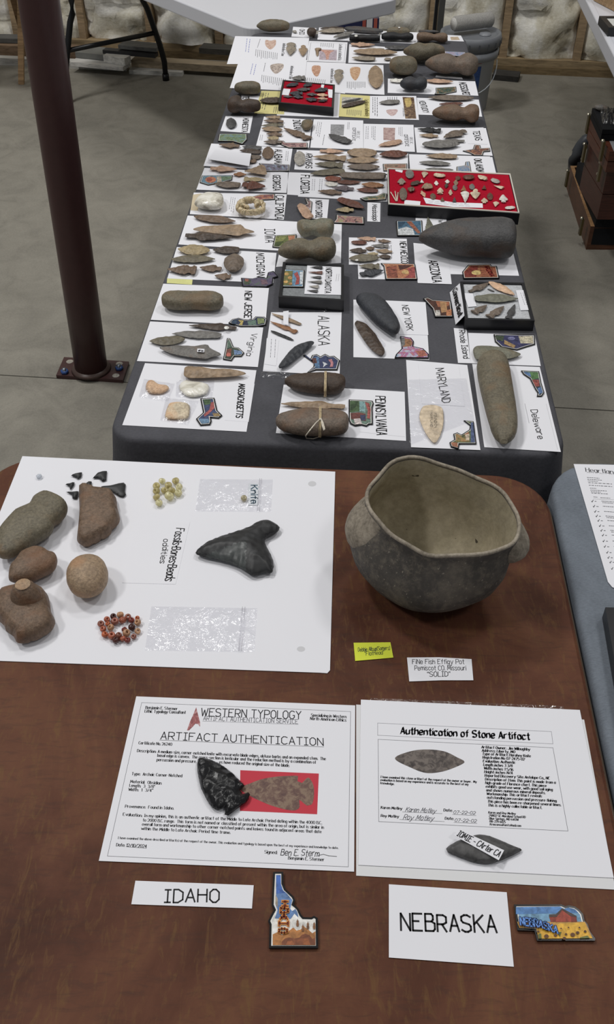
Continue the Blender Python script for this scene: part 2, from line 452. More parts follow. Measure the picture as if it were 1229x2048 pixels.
def stone(name, label, cat, pts, r, mat, zb=None, group=None, parent=None, rough=.0012, lens=False, flat=False, K=20, n=30, power=.75, groove=None):
    zb = ZT+.002 if zb is None else zb
    pts = prs(pts)
    P, c, zc = outline_world(pts, r, zb)
    g, e, nl = pca(P)
    sec = sections(P, g, e, nl, n)
    wm = max((b-a)/2 for s, a, b in sec)
    ax = [g+e*s+nl*((a+b)/2) for s, a, b in sec]; hw = [max(.0002, (b-a)/2) for s, a, b in sec]
    hh = [c*(w/wm)**power for w in hw]
    if groove:
        gu, gw, gd = groove
        for i, p_ in enumerate(ax):
            px, py = to_px((p_.x, p_.y, zc)); k_ = math.exp(-(((px-VX[0])*VX[2]-gu)/gw)**2)
            hw[i] *= 1-gd*.3*k_; hh[i] *= 1-gd*k_
    o = loft(name, ax, nl, hw, hh, zc, mat, parent, K=K, rough=rough, lens=lens, flat=flat, seed=len(LABELS)+g.x*50)
    if label: tag(o, label, cat, group)
    return o
def pillow(name, label, cat, pts, T, mat, zb=None, group=None, parent=None, rough=.0, flat=False, p=2.0, sm=0, dens=9, curve=60, hfun=None, mats=None, mfun=None):
    # any outline, domed by distance to its edge; T = thickness above its rim
    zb = ZT+.002 if zb is None else zb
    pts = prs(pts); z0 = zb+T*.3
    P = [Vector((w.x, w.y)) for w in (q(u, v, z0) for u, v in pts)]
    if sm: P = smooth_closed(P, curve)
    else:
        Q = []
        per = sum((P[(i+1) % len(P)]-P[i]).length for i in range(len(P)))
        for i in range(len(P)):
            a, b = P[i], P[(i+1) % len(P)]; k = max(1, round(curve*(b-a).length/per))
            Q += [a+(b-a)*(j/k) for j in range(k)]
        P = Q
    if area2(P) < 0: P = P[::-1]
    if rough: P = [p_+Vector((noise.noise(Vector((p_.x*240, p_.y*240, 3)))*rough*.6, noise.noise(Vector((p_.x*240, p_.y*240, 9)))*rough*.6)) for p_ in P]
    n = len(P)
    lo = Vector((min(p_.x for p_ in P), min(p_.y for p_ in P))); hi = Vector((max(p_.x for p_ in P), max(p_.y for p_ in P)))
    def dist(v):
        d = 9
        for i in range(n):
            a, b = P[i], P[(i+1) % n]; ab = b-a; t = max(0, min(1, (v-a).dot(ab)/max(1e-12, ab.length_squared)))
            d = min(d, (v-(a+ab*t)).length)
        return d
    def inside(v):
        c = False
        for i in range(n):
            a, b = P[i], P[i-1]
            if (a.y > v.y) != (b.y > v.y) and v.x < (b.x-a.x)*(v.y-a.y)/(b.y-a.y)+a.x: c = not c
        return c
    st = max((hi-lo).x, (hi-lo).y)/(dens*2.2); pts2 = []; ds = []
    rx = random.Random(int(abs(lo.x*1e4)+abs(lo.y*1e4)))
    y = lo.y; row = 0
    while y < hi.y:
        x = lo.x+(st/2 if row % 2 else 0)
        while x < hi.x:
            v = Vector((x+rx.uniform(-.2, .2)*st, y+rx.uniform(-.2, .2)*st))
            if inside(v):
                d = dist(v)
                if d > st*.35: pts2.append(v); ds.append(d)
            x += st
        y += st*.87; row += 1
    dm = max(ds) if ds else st
    vv, ee, ff, *_ = delaunay_2d_cdt(P+pts2, [(i, (i+1) % n) for i in range(n)], [], 1, 1e-7)
    nb = len(vv); zs = []
    for i, v in enumerate(vv):
        d = 0 if i < n else dist(v)
        h = (1-(1-min(1, d/dm))**p)**(1/p)
        z = T*.7*h
        if hfun: z += hfun(v, lo, hi)*h
        if rough and d > 0: z += noise.noise(Vector((v.x*130, v.y*130, 1)))*rough
        zs.append(z)
    vs = [(v.x, v.y, z0+z) for v, z in zip(vv, zs)]+[(v.x, v.y, z0-min(T*.3, z*.45)) for v, z in zip(vv, zs)]
    fs = []; mi = []
    for f in ff:
        fs.append(tuple(f)); fs.append(tuple(i+nb for i in reversed(f)))
        k = mfun(sum((vv[i] for i in f), Vector((0, 0)))/len(f), lo, hi) if mfun else 0
        mi += [k, k]
    bnd = list(range(n))
    o = mk(name, vs, fs, mat, parent, smooth=not flat, mats=mats, mi=mi if mats else None)
    me = o.data; bm = bmesh.new(); bm.from_mesh(me); bmesh.ops.remove_doubles(bm, verts=bm.verts, dist=1e-6); bmesh.ops.recalc_face_normals(bm, faces=bm.faces); bm.to_mesh(me); bm.free()
    if label: tag(o, label, cat, group)
    return o
SHAPES = dict(
    lance=[(0, .03), (.06, .25), (.15, .5), (.35, .86), (.55, 1), (.8, .85), (.94, .68), (1, .45)],
    leaf=[(0, .03), (.05, .25), (.15, .55), (.3, .85), (.5, 1), (.7, .9), (.88, .58), (.96, .32), (1, .08)],
    ovate=[(0, .1), (.04, .38), (.14, .7), (.3, .95), (.5, 1), (.75, .9), (.9, .65), (.97, .4), (1, .2)],
    stem=[(0, .03), (.06, .2), (.2, .46), (.45, .8), (.66, 1), (.71, .72), (.75, .5), (.84, .44), (.96, .45), (1, .34)],
    side=[(0, .03), (.06, .2), (.2, .46), (.45, .84), (.66, 1), (.72, .66), (.77, .55), (.83, .68), (.9, .95), (1, .8)],
    corner=[(0, .03), (.06, .22), (.2, .5), (.5, .9), (.71, 1), (.74, .7), (.8, .42), (.88, .52), (.96, .6), (1, .4)],
    tri=[(0, .04), (.1, .16), (.3, .38), (.65, .74), (.93, 1), (1, .86)],
    tang=[(0, .03), (.07, .26), (.2, .5), (.45, .86), (.6, 1), (.67, .62), (.8, .4), (1, .12)],
    blunt=[(0, .12), (.03, .5), (.1, .72), (.5, .98), (.9, .92), (.97, .72), (1, .4)],
    needle=[(0, .2), (.1, .7), (.4, 1), (.8, .9), (1, .3)])
SHEET = ['']
def on(sheet): SHEET[0] = sheet
def P(shape, tx, ty, bx, by, w, mat, desc, r=.3, zb=None, full=False, name='stone_point', cat='stone point', lift=0, mk_='flint'):
    zb = (ZT+.0022 if zb is None else zb)+lift
    a = q(tx, ty, zb); b = q(bx, by, zb); A = Vector((a.x, a.y)); B = Vector((b.x, b.y))
    e = (B-A); L = e.length; e = e/L; nl = Vector((-e.y, e.x)); mid = (A+B)/2
    p0 = Vector(to_px((mid.x, mid.y, zb))); p1 = Vector(to_px((mid.x+nl.x*.01, mid.y+nl.y*.01, zb))); d = (p1-p0)/.01
    ai = Vector((bx-tx, by-ty)).normalized(); perp = abs(d.x*-ai.y+d.y*ai.x)
    hwm = (w/VX[2]/2)/perp
    vd = mid.normalized(); hwm /= math.sqrt(1+(.75*r*mid.length/(CAMZ-zb)*abs(nl.dot(vd)))**2)
    prof = SHAPES[shape]; rx = random.Random(int(tx*7+ty*13+bx))
    n = 20 if L > .04 else 14; ax = []; hw = []; hh = []
    c = hwm*r*(1 if w/VX[2] > 9 else 1.2); j1 = rx.uniform(-.1, .1)
    for i in range(n):
        t = i/(n-1); t = t if shape in ('side', 'stem', 'corner', 'tang') else .5-.5*math.cos(math.pi*t)
        for k in range(len(prof)-1):
            if prof[k][0] <= t <= prof[k+1][0]+1e-9:
                f = (t-prof[k][0])/(prof[k+1][0]-prof[k][0]); h = prof[k][1]*(1-f)+prof[k+1][1]*f; break
        jj = 1+rx.uniform(-.05, .05)
        ax.append(A+e*(L*t)+nl*(hwm*(j1*math.sin(math.pi*t)+rx.uniform(-.03, .03)))); hw.append(max(h*hwm*jj, .0002)); hh.append(c*max(.12, h)**.7*(1+rx.uniform(-.15, .15)))
    o = loft(name, ax, nl, hw, hh, zb+c*.85, mk_+':'+mat, K=12, lens=True, rough=min(.0014, c*.35), flat=L > .03, seed=tx)
    lab = desc if full else desc+' on the '+SHEET[0]+' sheet'
    return tag(o, lab, cat, ('stone points on the '+SHEET[0]+' sheet') if not full else None)

# ------------------------------------------------------------------ sheets and pen strokes
PT = .0003
def sheet(label, quad, lay=1, mat='paper', name='paper_sheet', cat='sheet', group=None, z=None, parent=None, t=PT):
    z0 = (ZT+.0006+lay*.0003) if z is None else z
    P4 = [q(u, v, z0) for u, v in prs(quad)]
    o = slab(name, P4, z0, z0+t, mat, parent)
    o['zt'] = z0+t
    if label: tag(o, label, cat, group)
    return o
GL = {}
for ln_ in """A 0d3m6d 1g5g|B 0d0m4m5l5j4i0i 4i6h6e5d0d|C 6l4m2m0k0f2d4d6e|D 0d0m3m6k6f3d0d|E 6d0d0m6m 0i4i|F 0d0m6m 0i4i|G 6l4m2m0k0f2d4d6f6h4h|H 0d0m 6d6m 0i6i|I 0d4d 2d2m 0m4m|J 6m6f4d2d0f|K 0d0m 6m0h 2i6d|L 0m0d5d|M 0d1m4f7m8d|N 0d0m6d6m|O 2m0k0f2d4d6f6k4m2m|P 0d0m4m6l6i4h0h|Q 2m0k0f2d4d6f6k4m2m 4f7c|R 0d0m4m6l6i4h0h 3h6d|S 6l4m2m0l0j1i5h6g6e4d2d0e|T 3d3m 0m6m|U 0m0f2d4d6f6m|V 0m3d6m|W 0m2d4k6d8m|X 0d6m 0m6d|Y 0m3i6m 3i3d|Z 0m6m0d6d|a 5j5d 5h3j1j0h0f1d3d5f|b 0m0d 0h2j4j5h5f4d2d0f|c 5i3j1j0h0f1d3d5e|d 5m5d 5h3j1j0h0f1d3d5f|e 0g5g5h4j1j0h0f1d4d5e|f 4m3m2l2d 0j4j|g 5j5b4a1a0b 5h3j1j0h0f1d3d5f|h 0m0d 0h2j4j5h5d|i 0j0d 0l0m|j 2j2b1a0a 2l2m|k 0m0d 4j0f 2g5d|l 0m0d|m 0j0d 0h1j3j4h4d 4h5j7j8h8d|n 0j0d 0h2j4j5h5d|o 1j0h0f1d4d5f5h4j1j|p 0j0a 0h2j4j5h5f4d2d0f|q 5j5a 5h3j1j0h0f1d3d5f|r 0j0d 0h2j4j|s 5i4j1j0i1h4f5e4d1d0e|t 2m2e3d4d 0j4j|u 0j0f1d3d5f 5j5d|v 0j3d5j|w 0j2d4i6d8j|x 0j5d 5j0d|y 0j3d 6j2a0a|z 0j5j0d5d|0 2m0k0f2d4d6f6k4m2m|1 0k2m2d|2 0k1m4m6k6i0d6d|3 0l2m4m6k4i2i 4i6g6e4d2d0e|4 4d4m0f6f|5 5m0m0i3j6h6e4d1d0e|6 5m2l0h0f2d4d6f6g4i2i0g|7 0m6m2d|8 2i0k2m4m6k4i2i0g0e2d4d6e6g4i|9 6i4g2g0i0k2m4m6k6g4d1d|. 0d0e|, 1e0b|: 0d0e 0h0i|- 0h4h|' 0m0k|" 0m0k 2m2k|( 2m0k0e2c|) 0m2k2e0c|/ 0d5m|& 6d1k2m4l0f2d6h|@ 5h3i2g3f5h5f7g7k4m1k1f3d6d|# 1d3m 4d6m 0g6g 0j6j|^ 0h2d6m|* 0h1h1i0i0h""".split('|'):
    ch, g_ = ln_[0], ln_[2:].split(' ')
    st_ = [[(int(s_[i]), ord(s_[i+1])-100) for i in range(0, len(s_), 2)] for s_ in g_]
    GL[ch] = (st_, max(x for s_ in st_ for x, y in s_))
def write(parent, text, A, B, T, mat='ink', w=.12, nib=None, z=None, jit=0., dz=.0002, name='lettering', wob=0):
    z = (parent['zt'] if z is None else z)+dz
    a = q(*A, z); b = q(*B, z); t = q(*T, z)
    tot = 0; items = []
    for ch in text:
        if ch == ' ': tot += 4.2; continue
        g = GL.get(ch)
        if not g: continue
        items.append((tot, g[0])); tot += g[1]+2.0
    tot = max(1, tot-2.0)
    ex = (b-a)/tot; ey = (t-a)/9.0; wt = w*(1.3 if nib == 'serif' else 1.4)*(t-a).length; vs = []; fs = []; rx = random.Random(text)
    def quad(p, p2, off):
        i = len(vs); vs.extend([p+off, p-off, p2-off, p2+off]); fs.append((i, i+1, i+2, i+3))
    for x0, strokes in items:
        jx, jy, js = rx.uniform(-1, 1)*jit, rx.uniform(-1, 1)*jit, 1+rx.uniform(-.08, .08)*jit
        for s_ in strokes:
            pl = [a+ex*(x0+(x*js)+jx*.6)+ey*(y*js+jy+wob*math.sin(x0*.35)) for x, y in s_]
            for i in range(len(pl)-1):
                p, p2 = pl[i], pl[i+1]; d = p2-p
                if d.length < 1e-9: continue
                d = d.normalized(); pr = Vector((-d.y, d.x, 0))
                if nib == 'serif':
                    quad(p, p2, pr*(wt*.22)); quad(p, p2, ex.normalized()*(wt*.5))
                elif nib == 'black':
                    quad(p, p2, pr*(wt*.25)); quad(p, p2, (ex.normalized()+ey.normalized()).normalized()*(wt*.6))
                else:
                    quad(p-d*wt*.3, p2+d*wt*.3, pr*(wt*.5))
            if nib == 'serif':
                for k, k2 in ((0, 1), (-1, -2)):
                    (x, y), (x2, y2) = s_[k], s_[k2]
                    if abs(y-y2) > 2*abs(x-x2) and y in (0, 6, 9, -3):
                        pp = pl[k]; quad(pp-ex*1.3, pp+ex*1.3, ey.normalized()*(wt*.2))
    return mk(name, vs, fs, mat, parent)
def stroke(parent, pts, wpx, mat='ink', z=None, closed=False, name='ruled_line', dz=.00012):
    z = (parent['zt'] if z is None else z)+dz
    L = [q(u, v, z) for u, v in prs(pts)]; vs = []; fs = []
    if closed: L.append(L[0])
    k = (q(100, 100, z)-q(101, 100, z)).length*wpx
    for i in range(len(L)-1):
        d = (L[i+1]-L[i]).normalized(); pr = Vector((-d.y, d.x, 0))*k*.5; j = len(vs)
        vs += [L[i]+pr-d*k*.4, L[i]-pr-d*k*.4, L[i+1]-pr+d*k*.4, L[i+1]+pr+d*k*.4]; fs.append((j, j+1, j+2, j+3))
    return mk(name, vs, fs, mat, parent)
def rules(parent, x0, y0, x1, y1, n, dx, dy, wpx=2.2, mat='ink:#55555a', gap=.18, seed=1):   # block of print too small to read: n word rows
    rx = random.Random(seed+n); z = parent['zt']+.00012; vs = []; fs = []
    k = (q(100, 100, z)-q(101, 100, z)).length*wpx*.5
    for i in range(n):
        t = 0; end = rx.uniform(.7, 1)
        while t < end:
            L = rx.uniform(.05, .14); a = q(x0+dx*i+(x1-x0)*t, y0+dy*i+(y1-y0)*t, z); tt = min(end, t+L)
            b = q(x0+dx*i+(x1-x0)*tt, y0+dy*i+(y1-y0)*tt, z); d = (b-a)
            if d.length > 1e-6:
                d.normalize(); pr = Vector((-d.y, d.x, 0))*k; j = len(vs)
                vs += [a+pr, a-pr, b-pr, b+pr]; fs.append((j, j+1, j+2, j+3))
            t = tt+L*gap+.015
    return mk('print_lines', vs, fs, mat, parent)
def patch(parent, pts, mat, z=None, lev=1, name='printed_patch', h=.00004, sm=0):
    z = (parent['zt'] if z is None else z)+.0001*lev
    L = [q(u, v, z) for u, v in prs(pts)]
    if sm: L = smooth_closed(L, sm)
    return slab(name, L, z, z+h, mat, parent)
def ell(cx, cy, rx, ry, n=14, rot=0):
    out = []
    for k in range(n):
        a = 2*math.pi*k/n; x, y = rx*math.cos(a), ry*math.sin(a)
        out += [cx+x*math.cos(rot)-y*math.sin(rot), cy+x*math.sin(rot)+y*math.cos(rot)]
    return out
def magnet(label, pts, face, patches=(), words=(), lay=0, zb=None, t=.0022, rim=.0022, white=True, mute=True):
    if mute: face = face.replace('flat:', 'mut:'); patches = [(a_, b_.replace('flat:', 'mut:')) for a_, b_ in patches]
    zb = ZT+.0016 if zb is None else zb
    L = [q(u, v, zb+t) for u, v in prs(pts)]
    o = empty('state_magnet', sum((Vector((p.x, p.y, zb)) for p in L), Vector((0, 0, 0)))/len(L)); o['zt'] = zb+t
    tag(o, label, 'magnet', 'souvenir state magnets')
    slab('backing', L, zb, zb+t, 'gloss:#0c0c0e', o)
    if white: slab('white_border', inset(L, rim), zb+t, zb+t+.0001, 'gloss:#e4e2dc', o)
    slab('printed_face', inset(L, rim*1.55 if white else rim), zb+t+.0001, zb+t+.0002, face, o)
    o['zt'] = zb+t+.0002
    for i, (pp, mm) in enumerate(patches): patch(o, pp, mm, lev=1+i)
    for i, wd in enumerate(words):
        tx, A, B, T, mm, ww = wd
        write(o, tx, A, B, T, mm, ww, dz=.0001*(len(patches)+2)+.00012*i)
    return o
def film(label, quad, z=None, amp=.0035, zipline=True, name='plastic_bag', nx=18, ny=10, zip_t=.9, lay=0):
    z = ZT+.003 if z is None else z
    Q = [q(u, v, z) for u, v in prs(quad)]; vs = []; fs = []
    for j in range(ny+1):
        for i in range(nx+1):
            u, v = i/nx, j/ny; p = (Q[0]*(1-u)+Q[1]*u)*(1-v)+(Q[3]*(1-u)+Q[2]*u)*v
            e = min(1, 6*min(u, 1-u, v, 1-v)+.15)
            h = (noise.noise(Vector((p.x*70, p.y*70, 2)))*.6+noise.noise(Vector((p.x*170, p.y*170, 5)))*.5+.45)*amp*e
            vs.append(Vector((p.x, p.y, z+max(.0002, h))))
    for j in range(ny):
        for i in range(nx): a = j*(nx+1)+i; fs.append((a, a+1, a+nx+2, a+nx+1))
    root = mk(name, vs, fs, 'film', None, smooth=True)
    tag(root, label, 'bag')
    if zipline:
        for dt in (0, .025):
            a = Q[0]*(1-zip_t-dt)+Q[1]*(zip_t+dt); b = Q[3]*(1-zip_t-dt)+Q[2]*(zip_t+dt)
            a.z = b.z = z+amp*.55; tube('zip_strip', [a, b], .0007, 'film', root, n=6)
    return root

# ================================================================== the room
# floor: two slabs with the saw-cut joint between them
J0 = bpx(0, 750, 0); J1 = bpx(1115, 815, 0); jd = (J1-J0).normalized(); jn = Vector((-jd.y, jd.x, 0))
fl = struct(empty('floor', (0, 2.5, 0)), 'grey concrete floor with a saw-cut joint')
ea, eb = J0-jd*6, J0+jd*8
for s_, far in ((1, 7.0), (-1, -6.0)):
    g_ = jn*(.0022*s_)
    Pq = [ea+g_, eb+g_, eb+jn*far, ea+jn*far]
    slab('floor_slab', Pq, -.08, 0, 'concrete', fl)
slab('joint_bed', [ea-jn*.05, eb-jn*.05, eb+jn*.05, ea+jn*.05], -.05, -.006, 'flat:#2a2824', fl)

# back wall: sheathing, sill plate, studs and insulation batts
wa = bpx(1043, 148, 0); wb = bpx(1219, 156, 0); wd = (wb-wa).normalized(); wn = Vector((-wd.y, wd.x, 0))
wyaw = math.atan2(wd.y, wd.x)
def wl(s, n, z): p = wa+wd*s+wn*n; return Vector((p.x, p.y, z))
wall = struct(empty('wall_back', wl(-1, .1, 0)), 'unfinished stud wall packed with fibreglass insulation')
def wbox(name, s0, s1, n0, n1, z0, z1, mat, parent=wall):
    vs = [wl(s, n, z) for z in (z0, z1) for s, n in ((s0, n0), (s1, n0), (s1, n1), (s0, n1))]
    return mk(name, vs, [(0, 3, 2, 1), (4, 5, 6, 7), (0, 1, 5, 4), (1, 2, 6, 5), (2, 3, 7, 6), (3, 0, 4, 7)], mat, parent)
wbox('sheathing', -4.6, 3.2, .15, .17, 0, 2.6, 'lumber:#7d6c50')
wbox('sill_plate', -4.6, 3.2, 0, .14, 0, .042, 'lumber:#8a7145')
wbox('sill_plate', -4.6, 3.2, .005, .14, .042, .08, 'lumber:#a58a5c')
s_ref = (on_y(1007, 100, 1) - CAMP)
# stud at pixel column 1006 on the wall face
def s_at(px, py):
    d = FW + RT*((px-CX)/FPX) - UP*((py-CY)/FPX)
    t = (wa-CAMP).dot(wn)/d.dot(wn); p = CAMP+d*t
    return (p-wa).dot(wd)
sb = s_at(1006, 120); studs = [sb+.413*k for k in range(-10, 5)]
for i, s in enumerate(studs):
    wbox('stud', s-.021, s+.021, .02, .15, .08, 2.5, 'lumber:#a88a5f')
rb = random.Random(3)
for i in range(len(studs)-1):
    s0, s1 = studs[i]+.022, studs[i+1]-.022; nx, nz = 14, 44; vs = []; fs = []
    for k in range(nz+1):
        for j in range(nx+1):
            u = j/nx; z = .081+(2.4)*(k/nz)**1.25
            e = (4*u*(1-u))**.4
            b = noise.noise(Vector((s0*3+u*1.4, z*5.5, i*3.7)))*.06+noise.noise(Vector((s0*9+u*4.5, z*15, i)))*.03+.02
            f = abs(noise.noise(Vector((u*1.1+i, z*8, i*2.2))))
            vs.append(wl(s0+(s1-s0)*u, .055-e*(b+.02)+(.05*max(0, .12-f)/.12), z))
    for k in range(nz):
        for j in range(nx): a = k*(nx+1)+j; fs.append((a, a+1, a+nx+2, a+nx+1))
    mk('insulation_batt', vs, fs, 'batt', wall, smooth=True)

# steel column on its base plate
pb = bpx(184, 744, 0); pt_ = on_y(77.5, 0, pb.y+.02)
col_ = empty('steel_column', (pb.x, pb.y, 0)); tag(col_, 'dark maroon round steel column bolted to the concrete floor', 'column')
ax_ = (pt_-pb); top_ = pb+ax_*2.2
PR = .052
tube('shaft', [pb+Vector((0, 0, .012))]+[pb+ax_*t for t in (.3, .7, 1.1, 1.6, 2.2)], PR, 'steel:#442c2b', col_, n=28)
wr = [(PR, .012), (PR+.012, .013), (PR+.009, .02), (PR-.002, .026)]
lathe('weld_bead', wr, 'steel:#4a3a34', (pb.x, pb.y, 0), col_, n=28)
vw(0, 640, 4.097)
PLT = [q(525, 303, .012), q(1057, 340, .012), q(1008, 492, .012), q(460, 452, .012)]
slab('base_plate', PLT, 0, .012, 'steel:#442c2b', col_)
for u, v, c in ((572, 340, '#9a948a'), (978, 358, '#9a948a'), (950, 455, '#aaa59c')):
    p = q(u, v, .012); lathe('bolt_hole', [(.0001, .0125), (.011, .0125), (.0115, .0122)], 'flat:'+c, (p.x, p.y, 0), col_, n=16)
for u, v in ((530, 425), (978, 395)):
    p = q(u, v, .016); b = lathe('anchor_bolt', [(.0001, .03), (.006, .03), (.0065, .012)], 'brass:#9aa0a8', (p.x, p.y, 0), col_, n=12)
    lathe('nut', [(.0066, .013), (.013, .013), (.013, .022), (.0066, .022)], 'gloss:#2f4d86', (p.x, p.y, 0), b, n=6)

# lumber along the wall
def board(label, ax, ay, bx, by, w, h, mat, z0=0, cat='board', name='lumber_board', grp='boards lying along the wall'):
    a = bpx(ax, ay, z0+h); b = bpx(bx, by, z0+h); d = (b-a); d.z = 0; L = d.length; d.normalize(); n_ = Vector((-d.y, d.x, 0))
    Pq = [a, b, b+n_*w, a+n_*w]
    return tag(slab(name, Pq, z0, z0+h, mat), label, cat, grp)
vw(0, 0, 1)
board('long pale grey board at floor level behind the steel column', -40, 114, 252, 128, .05, .04, 'lumber:#cbc8c0')
board('brown board lying against the wall behind the wooden chair leg', -40, 88, 150, 100, .10, .07, 'lumber:#86694a', z0=.002)
board('dark grey plank on top of the boards by the wall', -40, 76, 128, 80, .09, .025, 'lumber:#5d5c58', z0=.075)
board('white primed board with square end under the black table legs', 140, 124, 246, 134, .10, .022, 'lumber:#d0cdc6', z0=.041)
board('short white block on the boards by the wall', 206, 110, 249, 117, .06, .04, 'lumber:#d6d3cb', z0=.064)
board('long white board beside the black table foot', 258, 140, 364, 145, .05, .022, 'lumber:#d6d3ca')
board('tan board running along the wall toward the big table', 262, 120, 520, 137, .08, .038, 'lumber:#b29c79', z0=.023)
board('grey metal channel lying across the boards', 150, 104, 208, 110, .13, .03, 'steel:#6f706d', z0=.066)
board('dark steel strip on the boards along the wall', 205, 100, 310, 109, .05, .02, 'steel:#2a2b2e', z0=.1)
board('grey board on the pile near the black table foot', 236, 90, 312, 97, .10, .02, 'lumber:#7b7b78', z0=.125)
board('dark weathered board at the sill near the insulation', 398, 96, 520, 104, .10, .03, 'lumber:#55524b', z0=.085)
board('charred dark board behind the white bucket', 985, 149, 1038, 154, .10, .03, 'lumber:#3f3d3a')

# wooden trestle legs by the wall
ch = bpx(43, 168, 0); wc = empty('wooden_chair', (ch.x, ch.y, 0)); tag(wc, 'pale wooden folding chair legs standing by the wall', 'chair')
def stick(name, a, b, w, t, mat, parent):
    a, b = Vector(a), Vector(b); d = (b-a).normalized(); u = d.cross(Vector((0, 1, 0)));
    if u.length < .1: u = Vector((1, 0, 0))
    u.normalize(); v = d.cross(u); vs = []
    for p in (a, b):
        for i, j in ((-1, -1), (1, -1), (1, 1), (-1, 1)): vs.append(p+u*(w/2*i)+v*(t/2*j))
    return mk(name, vs, [(0, 3, 2, 1), (4, 5, 6, 7), (0, 1, 5, 4), (1, 2, 6, 5), (2, 3, 7, 6), (3, 0, 4, 7)], mat, parent)
stick('leg', ch, on_y(40, -60, ch.y), .03, .022, 'lumber:#b98f58', wc)
b_ = bpx(66, 140, 0); t_ = on_y(22, -20, ch.y+.02)
stick('leg', b_, t_, .03, .022, 'lumber:#8d6a3f', wc)
k_ = ch+Vector((-.55, .1, 0)); stick('leg', k_, k_+(on_y(40, -60, ch.y)-ch), .03, .022, 'lumber:#b98f58', wc)
k2 = b_+Vector((-.55, .1, 0)); stick('leg', k2, k2+(t_-b_), .03, .022, 'lumber:#8d6a3f', wc)
sz = on_y(40, -60, ch.y).z
box('seat', (ch.x-.6, ch.y-.25, sz-.02), (ch.x+.04, ch.y+.2, sz+.01), 'lumber:#b98f58', wc)

# ------------------------------------------------------------------ white folding table beyond the dark-clothed table
d2 = Vector((.79, .613)); d1 = Vector((-.613, .79))
def fold_table(name, label, C, d1, d2, L, Wd, top, legs):
    r = empty(name, (C.x+d1.x*L/2+d2.x*Wd/2, C.y+d1.y*L/2+d2.y*Wd/2, 0)); tag(r, label, 'table')
    def loc(P2): return [Vector((C.x+d1.x*b+d2.x*a, C.y+d1.y*b+d2.y*a)) for a, b in P2]
    R = []
    for ins, z in ((.006, top-.056), (.001, top-.054), (0, top-.05), (0, top-.004), (.002, top-.001), (.02, top), (.024, top-.0012), (.05, top-.0012)):
        R.append((loc(rrect(ins, ins, Wd-ins, L-ins, max(.02, .07-ins), 7)), z))
    rings('tabletop', R, 'plastic:#d3d4da', r, capb=True, smooth=False)
    for b0, spread in legs:
        pts = []
        fr = []
        for sgn in (-1, 1):
            def pp(a, b, z): c = C+d1*b+d2*(Wd/2+spread+a*sgn); return Vector((c.x, c.y, z))
            fr.append(tube('leg', [pp(.20, b0, top-.045), pp(.20, b0, top-.25), pp(.205, b0, top-.31), pp(.225, b0, top-.35), pp(.28, b0, .2), pp(.293, b0, .14), pp(.30, b0, .1), pp(.30, b0, .004)], .0155, 'steel:#17181a', r, n=12))
            tube('foot_cap', [pp(.30, b0, 0), pp(.30, b0, .035)], .019, 'plastic:#101012', r, n=12)
        def cc(a, z): c = C+d1*b0+d2*(Wd/2+spread+a); return Vector((c.x, c.y, z))
        tube('crossbar', [cc(-.27, .26), cc(.27, .26)], .0125, 'steel:#17181a', r, n=10)
        tube('crossbar', [cc(-.2, top-.19), cc(.2, top-.19)], .0125, 'steel:#17181a', r, n=10)
    return r
Cw = bpx(503, 72, ZT-.02)
fold_table('folding_table', 'white plastic folding table with black legs at the back', Vector((Cw.x, Cw.y)), d1, d2, 1.96, .76, ZT, ((.22, -.06), (1.72, -.09)))
e1 = bpx(1166, 0, ZT-.02); e2 = bpx(1230, 130, ZT-.02)
dr = Vector((e1.x-e2.x, e1.y-e2.y)).normalized(); dp = Vector((dr.y, -dr.x)); Cr = Vector((e2.x, e2.y))-dr*.35
fold_table('folding_table', 'white plastic folding table at the wall holding black frames', Cr, dr, dp, 2.3, 1.5, ZT, ((.3, .2), (2.02, .17)))
# things on that table
vw(1080, 0, 8.248)
fz = ZT+.002
def frame_case(label, quad, H, inner, zbase=ZT+.0008, rim=.012, name='display_case', cat='case', depth=.004, matf='case', group=None):
    Pq = [q(u, v, zbase+H) for u, v in prs(quad)]
    r = empty(name, sum((Vector((p.x, p.y, zbase)) for p in Pq), Vector((0, 0, 0)))/4); tag(r, label, cat, group)
    P2 = [Vector((p.x, p.y)) for p in Pq]
    if area2(P2) < 0: P2 = P2[::-1]
    I = inset(P2, rim)
    vs = [(p.x, p.y, zbase) for p in P2]+[(p.x, p.y, zbase+H) for p in P2]+[(p[0], p[1], zbase+H) for p in I]+[(p[0], p[1], zbase+H-depth-.003) for p in I]
    fs = [(3, 2, 1, 0)]
    for k in range(4):
        j = (k+1) % 4
        fs += [(k, j, j+4, k+4), (k+4, j+4, j+8, k+8), (k+8, j+8, j+12, k+12)]
    fs.append((12, 13, 14, 15))
    mk('case_body', vs, fs, matf, r)
    slab('lining', inset(P2, rim+.0006), zbase+H-depth-.002, zbase+H-depth, inner, r)
    r['zt'] = zbase+H-depth
    return r
fr = frame_case('black frame with white mount on the white table by the wall', (985, 262, 1560, 262, 1640, 455, 1145, 452), .03, 'paper:#c9c9c4', zbase=ZT+.001, rim=.02)
b0 = q(900, 0, ZT+.002)
wbx = empty('wooden_box', (b0.x+.16, b0.y+.15, ZT)); tag(wbx, 'pale wooden crate at the far end of the white table', 'box')
v1 = q(885, 10, ZT); v2 = q(1229, 190, ZT); dd = (v2-v1).normalized(); nn_ = Vector((-dd.y, dd.x, 0))
Pb = [v1, v1+dd*.34, v1+dd*.34+nn_*.24, v1+nn_*.24]
slab('crate_base', Pb, ZT+.001, ZT+.012, 'lumber:#b58f5d', wbx)
for i in range(4):
    a_, c_ = Pb[i], Pb[(i+1) % 4]; dn = (c_-a_).normalized(); nm = Vector((-dn.y, dn.x, 0))*.012
    slab('side_panel', [a_, c_, c_+nm, a_+nm], ZT+.012, ZT+.12, 'lumber:#b08a55', wbx)

